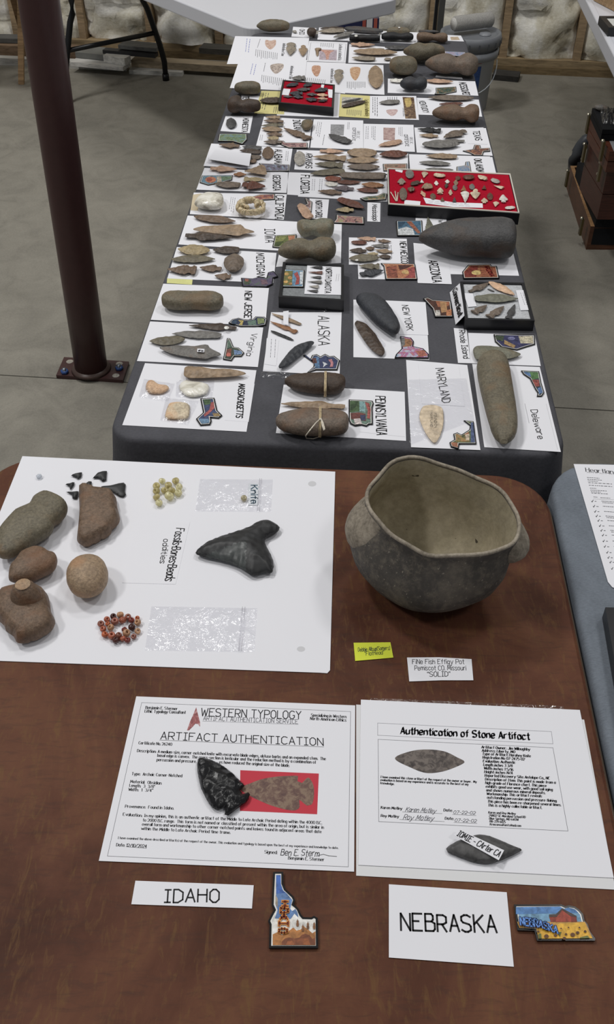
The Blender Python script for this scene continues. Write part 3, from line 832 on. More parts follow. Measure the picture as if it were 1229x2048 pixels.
# ------------------------------------------------------------------ bucket with lid and a wrapped roll on it
bl = bpx(943, 62, .375); bk = empty('bucket', (bl.x, bl.y, 0)); tag(bk, 'grey-white plastic bucket with a grey snap lid by the wall', 'bucket')
BR = .143
lathe('pail', [(.118, .001), (.12, .004), (BR-.004, .33), (BR+.004, .335), (BR-.002, .34)], 'plastic:#9c9fa3', (bl.x, bl.y, 0), bk, n=40)
lathe('pail_collar', [(BR-.004, .262), (BR+.006, .262), (BR+.008, .3), (BR-.001, .302)], 'plastic:#8a8d92', (bl.x, bl.y, 0), bk, n=40)
lid = lathe('lid', [(BR+.004, .318), (BR+.013, .32), (BR+.014, .352), (BR+.010, .372), (BR-.004, .375), (BR-.008, .362), (BR-.03, .36), (.0005, .361)], 'plastic:#74777c', (bl.x, bl.y, 0), bk, n=48)
lathe('spout_cap', [(.0005, .372), (.026, .371), (.03, .362)], 'plastic:#85888d', (bl.x+.07, bl.y-.015, 0), lid, n=20)
for k in range(10):
    a = -math.pi/2+(k-4.5)*.32; c_, s_ = math.cos(a), math.sin(a)
    box('lid_notch', (-.0025, -.002, .322), (.0025, .003, .35), 'plastic:#505358', lid, yaw=a-math.pi/2, c=(bl.x+(BR+.0135)*c_, bl.y+(BR+.0135)*s_))
vs = []; fs = []
for i in range(15):
    a = math.radians(-135+i*4.8)
    for z in (.11, .24): rr = .118+(BR-.122)*z/.33+.0012; vs.append((bl.x+rr*math.cos(a), bl.y+rr*math.sin(a), z))
for i in range(14): fs.append((i*2, i*2+2, i*2+3, i*2+1))
lb = mk('label', vs, fs, 'flat:#2c4474', bk, smooth=True)
vs = [(v[0]*1.0, v[1]-.0008, .235+(.02 if i % 2 else 0)) for i, v in enumerate(vs)]
mk('label_stripe', vs, fs, 'flat:#b23a34', lb, smooth=True)
tube('handle', [(bl.x+(BR+.004)*math.cos(a), bl.y+(BR+.004)*math.sin(a)-.012, .24-.13*math.sin((a+math.pi))) for a in [math.pi+math.pi*k/16 for k in range(17)]], .0025, 'steel:#aab0b5', bk, n=6)
r0, r1 = bl+Vector((-.095, -.03, .041)), bl+Vector((.105, .055, .041))
rl = empty('wrapped_roll', (bl.x, bl.y, .372)); tag(rl, 'grey-white plastic-wrapped roll lying on the bucket lid', 'roll')
dd = (r1-r0)
tube('roll_body', [r0+dd*t for t in (0, .03, .2, .4, .6, .8, .97, 1)], .037, 'cotton:#a9a7a3', rl, n=24, taper=[.8, .97, 1, .97, 1.0, .96, 1, .85])
tube('roll_end', [r0-dd*.015, r0+dd*.01], .03, 'cotton:#d8d6d2', rl, n=20)

# striped carton behind the table end and a black stand by the wall
cx_ = bpx(706, 45, .34)
bx = empty('striped_carton', (cx_.x, cx_.y+.1, 0)); tag(bx, 'dark blue carton with white and red stripes behind the table end', 'box')
box('carton', (-.17, -.1, 0), (.14, .1, .36), 'plastic:#23284a', bx, c=(cx_.x, cx_.y+.1))
for x0, x1, c in ((-.17, -.135, '#15151a'), (-.125, -.085, '#cfd0d6'), (.052, .07, '#9a4a42'), (.074, .105, '#c9c9cc'), (.112, .13, '#a35347')):
    box('stripe', (x0, -.103, .0), (x1, -.1, .361), 'plastic:'+c, bx, c=(cx_.x, cx_.y+.1))
s0_ = bpx(868, 150, 0)-Vector((0, .16, 0)); bs = empty('black_stand', (s0_.x+.06, s0_.y, 0)); tag(bs, 'black metal stand upright against the insulation behind the bucket', 'stand')
for k, w in ((0, .016), (.06, .03)):
    a_ = on_y(860+(15 if k else 4), 100, s0_.y); stick('upright', (a_.x, s0_.y, 0), (a_.x+.015, s0_.y, 1.1), w, .02, 'steel:#1b1b1d' if k == 0 else 'steel:#4a4a48', bs)
box('foot', (-.08, -.05, 0), (.14, .05, .015), 'steel:#1b1b1d', bs, c=(s0_.x, s0_.y))

# ------------------------------------------------------------------ table with the dark cloth
TYAW = -.0565
TCX, TCY = .1136-.0565*-.02, 2.4206
tb = empty('display_table', (TCX, TCY, 0)); tag(tb, 'long display table standing under a dark charcoal cloth', 'table')
HW, HL = .392, 1.195
for sy in (-.85, .85):
    for sx in (-.3, .3):
        p = xf([(sx, sy)], (TCX, TCY), TYAW)[0]; tube('leg', [(p[0], p[1], 0), (p[0], p[1], ZT-.03)], .015, 'steel:#1b1b1d', tb)
slab('tabletop', xf(rrect(-HW+.02, -HL+.02, HW-.02, HL-.02, .06, 5), (TCX, TCY), TYAW), ZT-.035, ZT-.003, 'plastic:#c9cacf', tb)
def drape(name, label, hw, hl, c, yaw, mat, hang, zt=ZT, seed=0, flare=.03, r=.05):
    R = []; base = rrect(-hw, -hl, hw, hl, r, 8)
    # densify
    D = []
    for i in range(len(base)):
        a, b = Vector(base[i]), Vector(base[(i+1) % len(base)]); k = max(1, int((b-a).length/.045))
        D += [a+(b-a)*(j/k) for j in range(k)]
    n = len(D); per = [0]
    for i in range(n): per.append(per[-1]+(D[(i+1) % n]-D[i]).length)
    for ins, z in ((.04, 0), (.012, 0), (.005, -.0008), (.001, -.004), (-.001, -.010), (-.003, -.03), (-.006, -.07), (-.012, -.12), (-.02, -.2), (-.03, -hang)):
        I = inset(D, ins) if ins > 0 else inset(D, ins)
        f = max(0, -z-.02)/max(.01, hang)
        P2 = []
        for i, p in enumerate(I):
            v = Vector(p); o_ = v-D[i]
            nrm = (Vector(D[i])-Vector(inset(D, .01)[i] if False else D[i]))
            w = (math.sin(per[i]*34+seed)+.6*math.sin(per[i]*57+seed*2))*.016*f
            d = (v-Vector((0, 0))); e = Vector((1 if abs(D[i].x) > hw-.02 else 0, 0)); e = Vector((math.copysign(1, D[i].x), 0)) if abs(D[i].x) > hw-r*.5 else Vector((0, math.copysign(1, D[i].y)))
            P2.append(v+e*(w+flare*f))
        R.append((xf([(p.x, p.y) for p in P2], c, yaw), zt+z))
    R = R[::-1]
    o = rings(name, R, mat, None, capt=True)
    tag(o, label, 'tablecloth'); return o
drape('tablecloth', 'dark charcoal cloth draped over the long display table', HW, HL, (TCX, TCY), TYAW, 'cloth:#505055', .30, zt=ZT+.0003, flare=.012)

# ------------------------------------------------------------------ wood-laminate table in front
NY = -.055
nt = empty('laminate_table', (-.07, .45, 0)); tag(nt, 'dark reddish-brown laminate table with rounded corners in front', 'table')
# local frame: right edge through (.377,.9), far edge through (-.07,1.178)
nc = (-.07, .45)
def nlc(x, y): cs, sn = math.cos(-NY), math.sin(-NY); dx, dy = x-nc[0], y-nc[1]; return dx*cs-dy*sn, dx*sn+dy*cs
xr = nlc(.374, .9)[0]; yf = nlc(-.07, 1.18)[1]; xl = nlc(-.53, 1.0)[0]; yn = -.55
R = []
for ins, z in ((.01, ZT-.04), (.001, ZT-.036), (0, ZT-.03), (0, ZT-.008), (.0015, ZT-.003), (.006, ZT), (.03, ZT)):
    R.append((xf(rrect(xl+ins, yn+ins, xr-ins, yf-ins, max(.02, .085-ins), 10), nc, NY), z))
rings('tabletop', R, 'laminate', nt, capb=True, smooth=False)
for sx in (xl+.1, xr-.1):
    for sy in (yn+.12, yf-.2):
        p = xf([(sx, sy)], nc, NY)[0]; tube('leg', [(p[0], p[1], 0), (p[0], p[1], ZT-.038)], .016, 'steel:#1b1b1d', nt)
vs_ = xf(rrect(xl-.0005, yn-.0005, xr+.0005, yf+.0005, .085, 10), nc, NY)
tube('edge_band', [(p[0], p[1], ZT-.012) for p in vs_], .003, 'gloss:#5a4a3a', nt, n=6, closed=True)

# ------------------------------------------------------------------ grey-clothed table at the side
gt = empty('side_table', (.8, .6, 0)); tag(gt, 'side table standing under a blue-grey cloth', 'table')
gx0 = .352; gc = (gx0+.39, .55); GYAW = -.055
slab('tabletop', xf(rrect(-.35, -.61, .35, .60, .1, 5), gc, GYAW), ZT-.035, ZT-.006, 'plastic:#c9cacf', gt)
for sx in (-.3, .3):
    for sy in (-.5, .5):
        p = xf([(sx, sy)], gc, GYAW)[0]; tube('leg', [(p[0], p[1], 0), (p[0], p[1], ZT-.036)], .015, 'steel:#1b1b1d', gt)
drape('tablecloth', 'blue-grey suede cloth draped over the side table', .378, .628, gc, GYAW, 'cloth:#747b84', .3, zt=ZT-.002, seed=2, flare=-.004, r=.09)

# ------------------------------------------------------------------ stack of wooden cases on the floor
vw(1100, 190, 6.605)
def case_block(label, quad, z0, h, mat, name='wooden_case', cat='case', rim=None, latches=(), inner=None):
    Pq = [q(u, v, z0+h) for u, v in prs(quad)]
    P2 = [Vector((p.x, p.y)) for p in Pq]
    if area2(P2) < 0: P2 = P2[::-1]
    r = empty(name, Vector((sum(p.x for p in P2)/4, sum(p.y for p in P2)/4, z0))); tag(r, label, cat, 'wooden cases stacked on the floor')
    if rim:
        I = inset(P2, .016)
        vs = [(p.x, p.y, z0) for p in P2]+[(p.x, p.y, z0+h) for p in P2]+[(p[0], p[1], z0+h) for p in I]+[(p[0], p[1], z0+.02) for p in I]
        fs = [(3, 2, 1, 0)]; mi = [0]
        for k in range(4):
            j = (k+1) % 4; fs += [(k, j, j+4, k+4), (k+4, j+4, j+8, k+8), (k+8, j+8, j+12, k+12)]; mi += [0, 1, 0]
        fs.append((12, 13, 14, 15)); mi.append(0)
        mk('case_body', vs, fs, mat, r, mats=[mat, rim], mi=mi)
    else:
        slab('case_body', P2, z0, z0+h*.5, mat, r); slab('case_lid', P2, z0+h*.5+.003, z0+h, mat, r)
    for (u, v, z) in latches:
        p = q(u, v, z); b = mk('latch', [p+Vector((-.004-dx, dy, dz)) for dx, dy, dz in ((0, -.012, -.05), (0, .012, -.05), (0, .012, .02), (0, -.012, .02), (.008, -.01, -.05), (.008, .01, -.05), (.008, .01, .018), (.008, -.01, .018))], [(0, 1, 2, 3), (4, 5, 6, 7), (0, 1, 5, 4), (1, 2, 6, 5), (2, 3, 7, 6), (3, 0, 4, 7)], 'brass:#6d6144', r)
        lathe('latch_knob', [(.0002, .008), (.006, .007), (.007, 0)], 'brass:#c9c2ae', p+Vector((-.012, 0, .018)), b, n=10)
    return r
case_block('shallow open wooden tray at the bottom of the case stack', (275, 935, 1700, 935, 1900, 1740, 545, 1735), 0, .10, 'casewood:#5e3c2a', name='wooden_tray', cat='tray', rim='lumber:#a8783c', latches=((262, 1060, .09), (455, 1690, .09)))
case_block('black padded case lying in the open wooden tray', (370, 888, 1600, 888, 1800, 1560, 640, 1540), .022, .14, 'cloth:#17181b', name='padded_case')
case_block('large reddish-brown wooden case with brass latches above the black one', (520, 590, 1500, 590, 1750, 980, 770, 975), .163, .20, 'casewood:#4a2820', latches=((490, 715, .33), (700, 960, .36), (668, 1110, .28)))
case_block('black folder lying between the two brown wooden cases', (505, 470, 1400, 470, 1650, 905, 755, 905), .365, .028, 'cloth:#15161a', name='padded_case')
case_block('upper reddish wooden case with brass catches near the top', (540, 320, 1350, 320, 1550, 745, 795, 750), .395, .075, 'casewood:#5a3224', latches=((545, 330, .46), (735, 680, .47)))
tc = case_block('black display frame on top of the stacked wooden cases', (565, 172, 1350, 180, 1500, 470, 700, 455), .472, .04, 'cloth:#131417', name='shadow_box')
stone('stone', 'pale grey rock on the black frame atop the case stack', 'stone', (590, 140, 640, 125, 720, 128, 775, 165, 760, 205, 690, 215, 620, 190), .6, 'stone:grey', zb=.513)
film('crumpled clear plastic bag on top of the case stack', (665, 225, 870, 205, 900, 390, 700, 385), z=.515, amp=.035, zipline=False)
crd = sheet('framed grey picture lying on the upper wooden case', (762, 540, 1000, 540, 1060, 740, 850, 745), z=.4705, mat='paper:#8f9092', name='picture_card', cat='card')
patch(crd, (830, 572, 900, 568, 900, 610, 850, 612), 'flat:#2b2b2d')
# bent grey table leg behind them
pth = [(305, 935, .12), (330, 860, .2), (370, 760, .28), (430, 660, .34), (480, 600, .38), (600, 540, .42), (760, 520, .44)]
vp = [on_y(1100+u/6.605, 190+v/6.605, 4.02) for u, v, z in pth]
pl_ = tube('bent_pipe', [bpx(1100+318/6.605, 190+1010/6.605, .001)]+vp[1:], .027, 'steel:#45484d', None, n=14); tag(pl_, 'bent dark grey pipe leg behind the stacked wooden cases', 'pipe')

# ================================================================== things on the laminate table
# poster board
vw(0, 0, 1)
pos = sheet('large white poster board under the fossils and beads', (45, 913, 671, 944, 660.5, 1341, 655, 1347, 640, 1346, -118, 1318), lay=0, name='poster_board', cat='board', t=.0008)
vw(230, 930, 2.6717)
for u, v in ((1055, 100), (995, 983)): patch(pos, ell(u, v, 22, 14), 'paper:#cfcfd2', name='tape_spot', sm=20)
vw(0, 900, 3.6147)
on('poster')
stone('grooved_stone', 'olive-grey grooved stone with a pale crack at the poster edge', 'stone', (0, 580, 60, 500, 120, 440, 210, 400, 240, 340, 300, 308, 360, 315, 400, 350, 480, 385, 485, 440, 440, 505, 395, 530, 380, 590, 300, 650, 180, 720, 110, 770, 40, 788, -15, 770, -25, 680), .55, 'stone:olive', power=.6)
pillow('pottery_sherd', 'flat brown angular stone slab touching the shark teeth', 'stone', (572, 300, 600, 282, 660, 282, 740, 310, 830, 330, 850, 420, 868, 500, 850, 545, 810, 580, 800, 610, 730, 645, 650, 690, 600, 690, 558, 655, 565, 560, 575, 430), .027, 'stone:brown', p=5, sm=1)
stone('stone', 'small lumpy brown stone above the knobbed brown sherd', 'stone', (65, 935, 75, 850, 110, 800, 150, 740, 230, 700, 290, 703, 340, 735, 385, 745, 415, 790, 400, 860, 350, 900, 250, 945, 140, 965, 80, 955), .6, 'stone:brown', power=.6)
stone('egg_stone', 'smooth tan egg-shaped stone beside the fossils card', 'stone', ell(632, 915, 152, 165, 20, .2), .8, 'stone:tan', rough=.0005, power=1)
def knob(v, lo, hi): return 0
sh = pillow('pottery_sherd', 'brown pottery sherd with a round knob at the poster edge', 'sherd', (-40, 1150, 0, 1040, 100, 1005, 190, 985, 280, 1000, 340, 1040, 362, 1110, 370, 1170, 398, 1230, 390, 1280, 320, 1340, 230, 1380, 130, 1395, 100, 1350, 45, 1310, 30, 1270, -20, 1220), .032, 'stone:brown', p=2.6, sm=1)
kc = q(190, 1062, ZT+.03); lathe('knob', [(.034, -.014), (.029, .0), (.025, .016), (.019, .028), (.0115, .034), (.0004, .033)], 'stone:brown', (kc.x, kc.y, ZT+.022), sh, n=24, sx=.8, sy=.72)
lathe('worn_tip', [(.0105, .0338), (.009, .0348), (.0004, .035)], 'stone:tan', (kc.x, kc.y, ZT+.022), sh, n=16)
TEETH = [((512, 185, 545, 172, 595, 163, 590, 195, 565, 212, 550, 200), 'slim black shark tooth at the far edge of the poster'),
 ((670, 205, 705, 165, 740, 155, 775, 152, 770, 220, 740, 228, 715, 205), 'broad black shark tooth with split root'),
 ((470, 250, 505, 245, 540, 232, 538, 255, 510, 290, 500, 262), 'small black shark tooth pointing at the grooved stone'),
 ((582, 250, 620, 245, 640, 230, 665, 230, 662, 280, 640, 275, 625, 260), 'small black shark tooth just above the brown slab'),
 ((475, 302, 515, 305, 570, 300, 570, 320, 555, 355, 525, 352, 520, 325), 'black shark tooth tucked against the brown slab'),
 ((725, 275, 735, 262, 800, 255, 860, 240, 895, 235, 910, 250, 905, 300, 912, 325, 895, 342, 860, 335, 800, 300, 740, 293), 'long black triangular fossil tooth beside the brown slab')]
for pts, lab in TEETH: pillow('shark_tooth', lab, 'tooth', pts, .006, 'tooth', sm=0, curve=26, dens=6, p=1.6, group='black shark teeth on the poster')
lathe('crystal', [(.0005, 0), (.004, .001), (.005, .004), (.002, .007), (.0003, .0075)], 'glassbead:#e9eef5', q(285, 200, ZT+.002), n=6).name = 'crystal_chip'
tag(bpy.data.objects['crystal_chip'], 'tiny clear crystal chip near the poster corner', 'crystal')
BEADC = ['#b0654e', '#b8623f', '#4f2a25', '#b98c6a', '#7d3a32', '#9a6050', '#c79d7c']
BN = {'#b0654e': 'reddish-orange', '#b8623f': 'bright orange', '#4f2a25': 'very dark brown', '#b98c6a': 'pale tan', '#7d3a32': 'dark red', '#9a6050': 'dull brown-red', '#c79d7c': 'light peach'}
def bead(p, r, mat, label, grp, tilt):
    rot = Matrix.Rotation(tilt[0], 3, 'X') @ Matrix.Rotation(tilt[1], 3, 'Y')
    pr = [(r*.28, -r*.55), (r*.28, r*.55), (r*.5, r*.72), (r*.8, r*.6), (r, r*.2), (r, -r*.2), (r*.8, -r*.6), (r*.5, -r*.72), (r*.28, -r*.55)]
    o = lathe('bead', pr, mat, (p.x, p.y, ZT+.0022+r*.86), n=18, rot=rot); tag(o, label, 'bead', grp)
rb = random.Random(5)
HRS = ['twelve', 'one', 'two', 'three', 'four', 'five', 'six', 'seven', 'eight', 'nine', 'ten', 'eleven']
def clock(u, v, cu, cv): return HRS[round((math.atan2(u-cu, -(v-cv))/(2*math.pi)*12)) % 12]
RED = ((728, 1250, 24, 5), (772, 1217, 22, 0), (818, 1195, 22, 2), (869, 1185, 25, 3), (925, 1198, 22, 5), (992, 1205, 17, 1), (778, 1247, 18, 1), (830, 1235, 28, 5), (887, 1225, 27, 0), (949, 1223, 22, 4), (995, 1240, 24, 3), (745, 1287, 23, 0), (800, 1278, 25, 3), (953, 1276, 26, 2), (898, 1290, 20, 4), (994, 1302, 22, 6), (756, 1327, 23, 1), (806, 1337, 28, 0), (858, 1332, 23, 5), (914, 1318, 28, 3), (966, 1340, 20, 5), (838, 1368, 26, 2), (887, 1355, 21, 0), (921, 1367, 22, 4))
for u, v, r, c in RED:
    p = q(u, v, ZT+.008); k = (q(u+1, v, ZT+.008)-p).length*r
    bead(p, k*1.02, 'bead:'+BEADC[c], BN[BEADC[c]]+(' bead on the outer' if math.hypot(u-865, (v-1277)*1.35) > 112 else ' bead on the inner')+' ring at '+clock(u, v, 865, 1277)+' o clock of the red beads', 'red and brown beads on the poster', (rb.uniform(-.5, .5), rb.uniform(-.6, .6)))
vw(230, 930, 2.6717)
for u, v, r in ((252, 85, 19), (325, 85, 20), (222, 112, 20), (286, 108, 20), (343, 118, 20), (222, 140, 20), (265, 135, 19), (304, 135, 20), (339, 150, 21), (222, 171, 20), (291, 170, 26), (236, 203, 20)):
    p = q(u, v, ZT+.007); k = (q(u+1, v, ZT+.007)-p).length*r
    big = r > 23
    bead(p, k*.98, 'glassbead:#f6f0c4' if u in (252, 343, 291, 236, 339) else 'glassbead:#e0d49c', 'large pale yellow bead among the yellow glass beads' if big else ('pale yellow-green' if u in (252, 343, 236, 339) else 'olive-yellow')+(' glass bead at ' if math.hypot(u-280, v-140) > 30 else ' glass bead near the middle at ')+clock(u, v, 280, 140)+' o clock of the yellow cluster', 'yellow glass beads on the poster', (rb.uniform(-.6, .6), rb.uniform(-.6, .6)))
cdf = sheet('white card hand-lettered Fossils Bones Beads oddities', (120, 292, 402, 305, 325, 638, 38, 630), lay=3, name='name_card', cat='card')
write(cdf, 'Fossils*Bones*Beads', (328, 337), (268, 618), (372, 340), 'ink', .085, jit=.4)
write(cdf, 'oddities', (262, 396), (240, 525), (292, 397), 'ink', .09, jit=.4)
film('clear zip bag with a bead inside beside the yellow beads', (455, 75, 845, 78, 835, 250, 430, 248), z=ZT+.002, zip_t=.82)
bgb = sheet('small blue-green inked slip inside the clear zip bag', (715, 100, 770, 100, 765, 215, 712, 215), z=ZT+.0022, mat='paper:#dfe3e6', name='slip', cat='slip')
write(bgb, 'Knife', (728, 108), (728, 205), (762, 108), 'ink:#35566a', .14)
bead(q(690, 178, ZT+.006), .005, 'glassbead:#d8cfae', 'pale bead lying inside the clear zip bag', None, (.2, .2))
film('large empty clear zip bag lying at the poster front edge', (195, 755, 762, 765, 745, 1000, 160, 990), z=ZT+.002, zip_t=.86, nx=22, ny=12)
MEG = (430, 470, 455, 440, 520, 400, 600, 370, 720, 330, 770, 300, 825, 298, 870, 320, 880, 345, 860, 365, 820, 385, 802, 405, 810, 435, 835, 480, 848, 530, 840, 575, 800, 575, 740, 592, 700, 570, 640, 535, 560, 510, 470, 490)
def megf(v, lo, hi):
    t = (v.x-lo.x)/(hi.x-lo.x); s = (v.y-lo.y)/(hi.y-lo.y)
    return 1 if t < .62 and s < .28+.30*(t) and t > .0 and s < .55 else 0
pillow('shark_tooth', 'huge black fossil shark tooth on the white poster', 'tooth', MEG, .024, 'tooth', sm=1, curve=90, dens=16, rough=.0022, p=1.45, mats=['tooth', 'enamel'], mfun=megf)

# ------------------------------------------------------------------ the bowl
vw(670, 890, 2.1986)
HR = .138
rimpx = (300, 62, 400, 66, 500, 94, 600, 128, 680, 168, 745, 220, 792, 285, 815, 345, 808, 400, 770, 445, 700, 475, 620, 490, 560, 497, 470, 492, 390, 476, 300, 428, 220, 375, 165, 310, 138, 240, 152, 180, 205, 120, 250, 82)
rim = smooth_closed([(p.x, p.y) for p in (q(u, v, HR) if False else q(u, v, ZT+HR) for u, v in prs(rimpx))], 72)
g_ = sum((Vector(p) for p in rim), Vector((0, 0)))/len(rim)
bw = empty('effigy_bowl', (g_.x, g_.y, ZT)); tag(bw, 'dark grey oval pottery bowl with a tan interior and side lugs', 'bowl')
md = sum((Vector(p)-g_).length for p in rim)/len(rim)
def scl(s, rnd=0, off=(0, 0)):
    out = []
    for p in rim:
        d = Vector(p)-g_; d2_ = d*(1-rnd)+d.normalized()*md*rnd
        out.append((g_.x+off[0]+d2_.x*s, g_.y+off[1]+d2_.y*s))
    return out
def zl(z, k=1):
    return [ZT+z+k*(.0022*math.sin(i*.35+1)+.0012*math.sin(i*.83)) for i in range(len(rim))]
OF = (-.015, -.004)
def of(k): return (OF[0]*k, OF[1]*k)
RO = [(scl(.02, .6, of(1)), ZT+.001), (scl(.42, .6, of(1)), ZT+.0015), (scl(.70, .5, of(1)), ZT+.009), (scl(.89, .4, of(1)), ZT+.026), (scl(1.03, .3, of(1)), ZT+.047), (scl(1.085, .24, of(.95)), ZT+.068), (scl(1.08, .18, of(.85)), ZT+.088), (scl(1.035, .1, of(.5)), zl(.108, .4)), (scl(1.0, .03, of(.2)), zl(.121, .7)), (scl(.995, 0), zl(.129)), (scl(1.012, 0), zl(.136)), (scl(1.008, 0), zl(.140)), (scl(.985, 0), zl(.140)), (scl(.965, 0), zl(.136))]
rings('bowl_outside', RO, 'pot', bw, capb=True, capt=False)
RI = [(scl(.966, 0), zl(.136)), (scl(.955, .02), zl(.127, .7)), (scl(.985, .1, of(.4)), zl(.108, .4)), (scl(1.02, .2, of(.9)), ZT+.085), (scl(1.02, .3, of(1)), ZT+.06), (scl(.9, .4, of(1)), ZT+.036), (scl(.68, .5, of(1)), ZT+.019), (scl(.4, .6, of(1)), ZT+.0125), (scl(.02, .6, of(1)), ZT+.0115)]
rings('bowl_inside', RI, 'potin', bw, capt=True)
tube('rim_lip', [(p[0], p[1], z) for p, z in zip(scl(.99, 0), zl(.139))], .0028, 'potlug', bw, n=8, closed=True)
def outer(i, z):
    for (P0_, z0_), (P1_, z1_) in zip(RO[:-3], RO[1:-2]):
        za = z0_[i] if isinstance(z0_, list) else z0_; zb2 = z1_[i] if isinstance(z1_, list) else z1_
        if za <= z <= zb2:
            f = (z-za)/max(1e-6, zb2-za); return Vector(P0_[i])*(1-f)+Vector(P1_[i])*f
    return Vector(RO[-4][0][i])
def lug(i0, i1, zt, zb_, out, shear=0, mat='potlug'):
    n = (i1-i0)+1; vs = []; fs = []; L = len(rim); m_ = 9
    for i in range(i0, i1+1):
        t = (i-i0)/(i1-i0); f = math.sin(math.pi*t)**.6
        for k in range(m_):
            s_ = k/(m_-1); z = zt+shear*(t-.5)+(zb_-zt)*s_*(.35+.65*f); p = outer(i % L, z); d = (p-g_).normalized()
            b = math.sin(math.pi*min(1, s_))**.8*f
            pp = p+d*(-.002+out*b); vs.append((pp.x, pp.y, z))
    for i in range(n-1):
        for k in range(m_-1): a = i*m_+k; fs.append((a, a+1, a+m_+1, a+m_))
    mk('lug', vs, fs, mat, bw, smooth=True)
angs = [math.atan2(p[1]-g_.y, p[0]-g_.x) for p in rim]
def near(a): return min(range(len(angs)), key=lambda i: abs((angs[i]-a+math.pi) % (2*math.pi)-math.pi))
il = near(math.radians(176)); ir = near(math.radians(-14))
sg = 1 if angs[(il+3) % len(angs)] > angs[il] or True else -1
lug(il-6, il+7, ZT+.130, ZT+.058, .010, shear=-.03)
lug(ir-5, ir+5, ZT+.132, ZT+.082, .024)
n1 = sheet('bright yellow sticky note in front of the bowl', (83, 870, 245, 868, 258, 935, 90, 950), lay=1, mat='paper:#d6de46', name='sticky_note', cat='note')
write(n1, 'Debbie Allsup(Somers)', (103, 908), (243, 900), (103, 891), 'ink:#3a4a3a', .065, jit=.3)
write(n1, '"Flathead"', (132, 926), (217, 919), (132, 909), 'ink:#3a4a3a', .065, jit=.3)
n2 = sheet('white note hand-lettered Fine Fish Effigy Pot', (318, 935, 460, 934, 602, 942, 610, 1035, 470, 1035, 328, 1040), lay=1, name='note', cat='note')
write(n2, 'FiNe Fish Effigy Pot', (342, 962), (570, 962), (342, 942), 'ink:#222226', .065, jit=.3)
write(n2, 'Pemiscot CO. Missouri', (352, 990), (578, 990), (352, 970), 'ink:#222226', .065, jit=.3)
write(n2, '"SOLID"', (408, 1018), (508, 1017), (408, 997), 'ink:#222226', .075, jit=.2)

# ------------------------------------------------------------------ certificate for the obsidian point
vw(190, 1380, 2.3189)
c1 = sheet('white Artifact Authentication certificate under the black obsidian point', (192, 30, 1208, 72, 1203, 843, 18, 793), lay=1, name='certificate', cat='certificate')
stroke(c1, (217, 58, 1187, 100, 1176, 820, 58, 770), 1.6, 'ink:#6a6a70', closed=True, name='border_line')
SF = 'ink:#26262a'
def bl_(s, x0, y0, x1, y1, h=13, w=.15, m=SF, nib='serif', par=None): write(par or CUR[0], s, (x0, y0), (x1, y1), (x0+h*.12, y0-h), m, w, nib)
CUR = [c1]
for a in (('Benjamin E. Stermer', 235, 87, 383, 93), ('Lithic Typology Consultant', 231, 104, 421, 110), ('Specializing in Western', 1003, 122, 1166, 130), ('North-American Lithics', 999, 138, 1166, 146), ('Certificate No. 26240', 203, 251, 357, 258), ('Description:', 196, 287, 283, 291),
 ('A medium-size, corner-notched knife with excurvate blade edges, obtuse barbs and an expanded stem.  The', 292, 291, 1071, 325), ('basal edge is convex.  The cross-section is lenticular and the reduction method is by a combination of', 290, 309, 1026, 341), ('percussion and pressure.', 287, 329, 469, 337), ('es have reduced the original size of the blade.', 577, 340, 902, 356),
 ('Type:  Archaic Corner-Notched', 171, 394, 404, 404), ('Material:  Obsidian', 164, 430, 308, 438), ('Length:  3  3/8"', 160, 448, 277, 455), ('Width:  1  3/4"', 156, 467, 268, 472), ('Provenance:  Found in Idaho.', 140, 545, 365, 554), ('Evaluation:', 130, 582, 218, 588),
 ('In my opinion, this is an authentic artifact of the Middle to Late Archaic Period dating within the 4000 B.C.', 228, 588, 1053, 622), ('to 2000 B.C. range.  This form is not named or classified at present within the area of origin, but is similar in', 222, 609, 1062, 643), ('overall form and workmanship to other corner-notched points and knives found in adjacent areas that date', 219, 628, 1051, 663), ('within the Middle to Late Archaic Period time frame.', 215, 648, 628, 667),
 ('Date: 12/10/2024', 99, 724, 240, 731, 14), ('Signed:', 787, 757, 845, 760, 14), ('Benjamin E. Stermer', 897, 785, 1064, 793, 14)): bl_(*a)
bl_('I have examined the above described artifact(s) at the request of the owner. This evaluation and typology is based upon the best of my experience and knowledge to date.', 106, 690, 1129, 737, 10)
write(c1, 'WESTERN TYPOLOGY', (492, 120), (956, 135), (496, 84), SF, .07)
write(c1, 'ARTIFACT AUTHENTICATION SERVICE', (503, 140), (942, 156), (505, 121), 'ink:#7a7a80', .08)
stroke(c1, (500, 144, 944, 160), 1.3, 'ink:#7a7a80')
write(c1, 'ARTIFACT AUTHENTICATION', (305, 228), (1060, 258), (309, 194), SF, .075)
stroke(c1, (300, 232, 1062, 264), 1.6, SF)
stroke(c1, (145, 727, 240, 734), 1.2, SF)
write(c1, 'Ben E. Sterm', (862, 766), (1040, 771), (868, 738), SF, .07, wob=.6); stroke(c1, (1035, 768, 1060, 762, 1085, 769, 1122, 772), 2.2, SF)
patch(c1, (470, 80, 480, 120, 488, 150, 488, 170, 478, 158, 466, 156, 458, 166, 437, 187, 427, 187, 440, 150, 458, 110), 'print:8a2b2f,b5484a,d9a0a0', name='arrow_logo')
vw(380, 1420, 4.389)
patch(c1, (443, 528, 1133, 558, 1118, 915, 440, 885), 'ink:#c23645', name='red_photo_background')
patch(c1, (440, 690, 540, 640, 640, 605, 760, 585, 880, 578, 950, 580, 945, 625, 985, 640, 1040, 592, 1085, 660, 1090, 760, 1070, 830, 1030, 840, 980, 800, 960, 790, 965, 850, 930, 880, 850, 875, 720, 840, 600, 790, 540, 760), 'photo:5a423e,6b5148,86705f', lev=2, name='photo_of_point', sm=60)
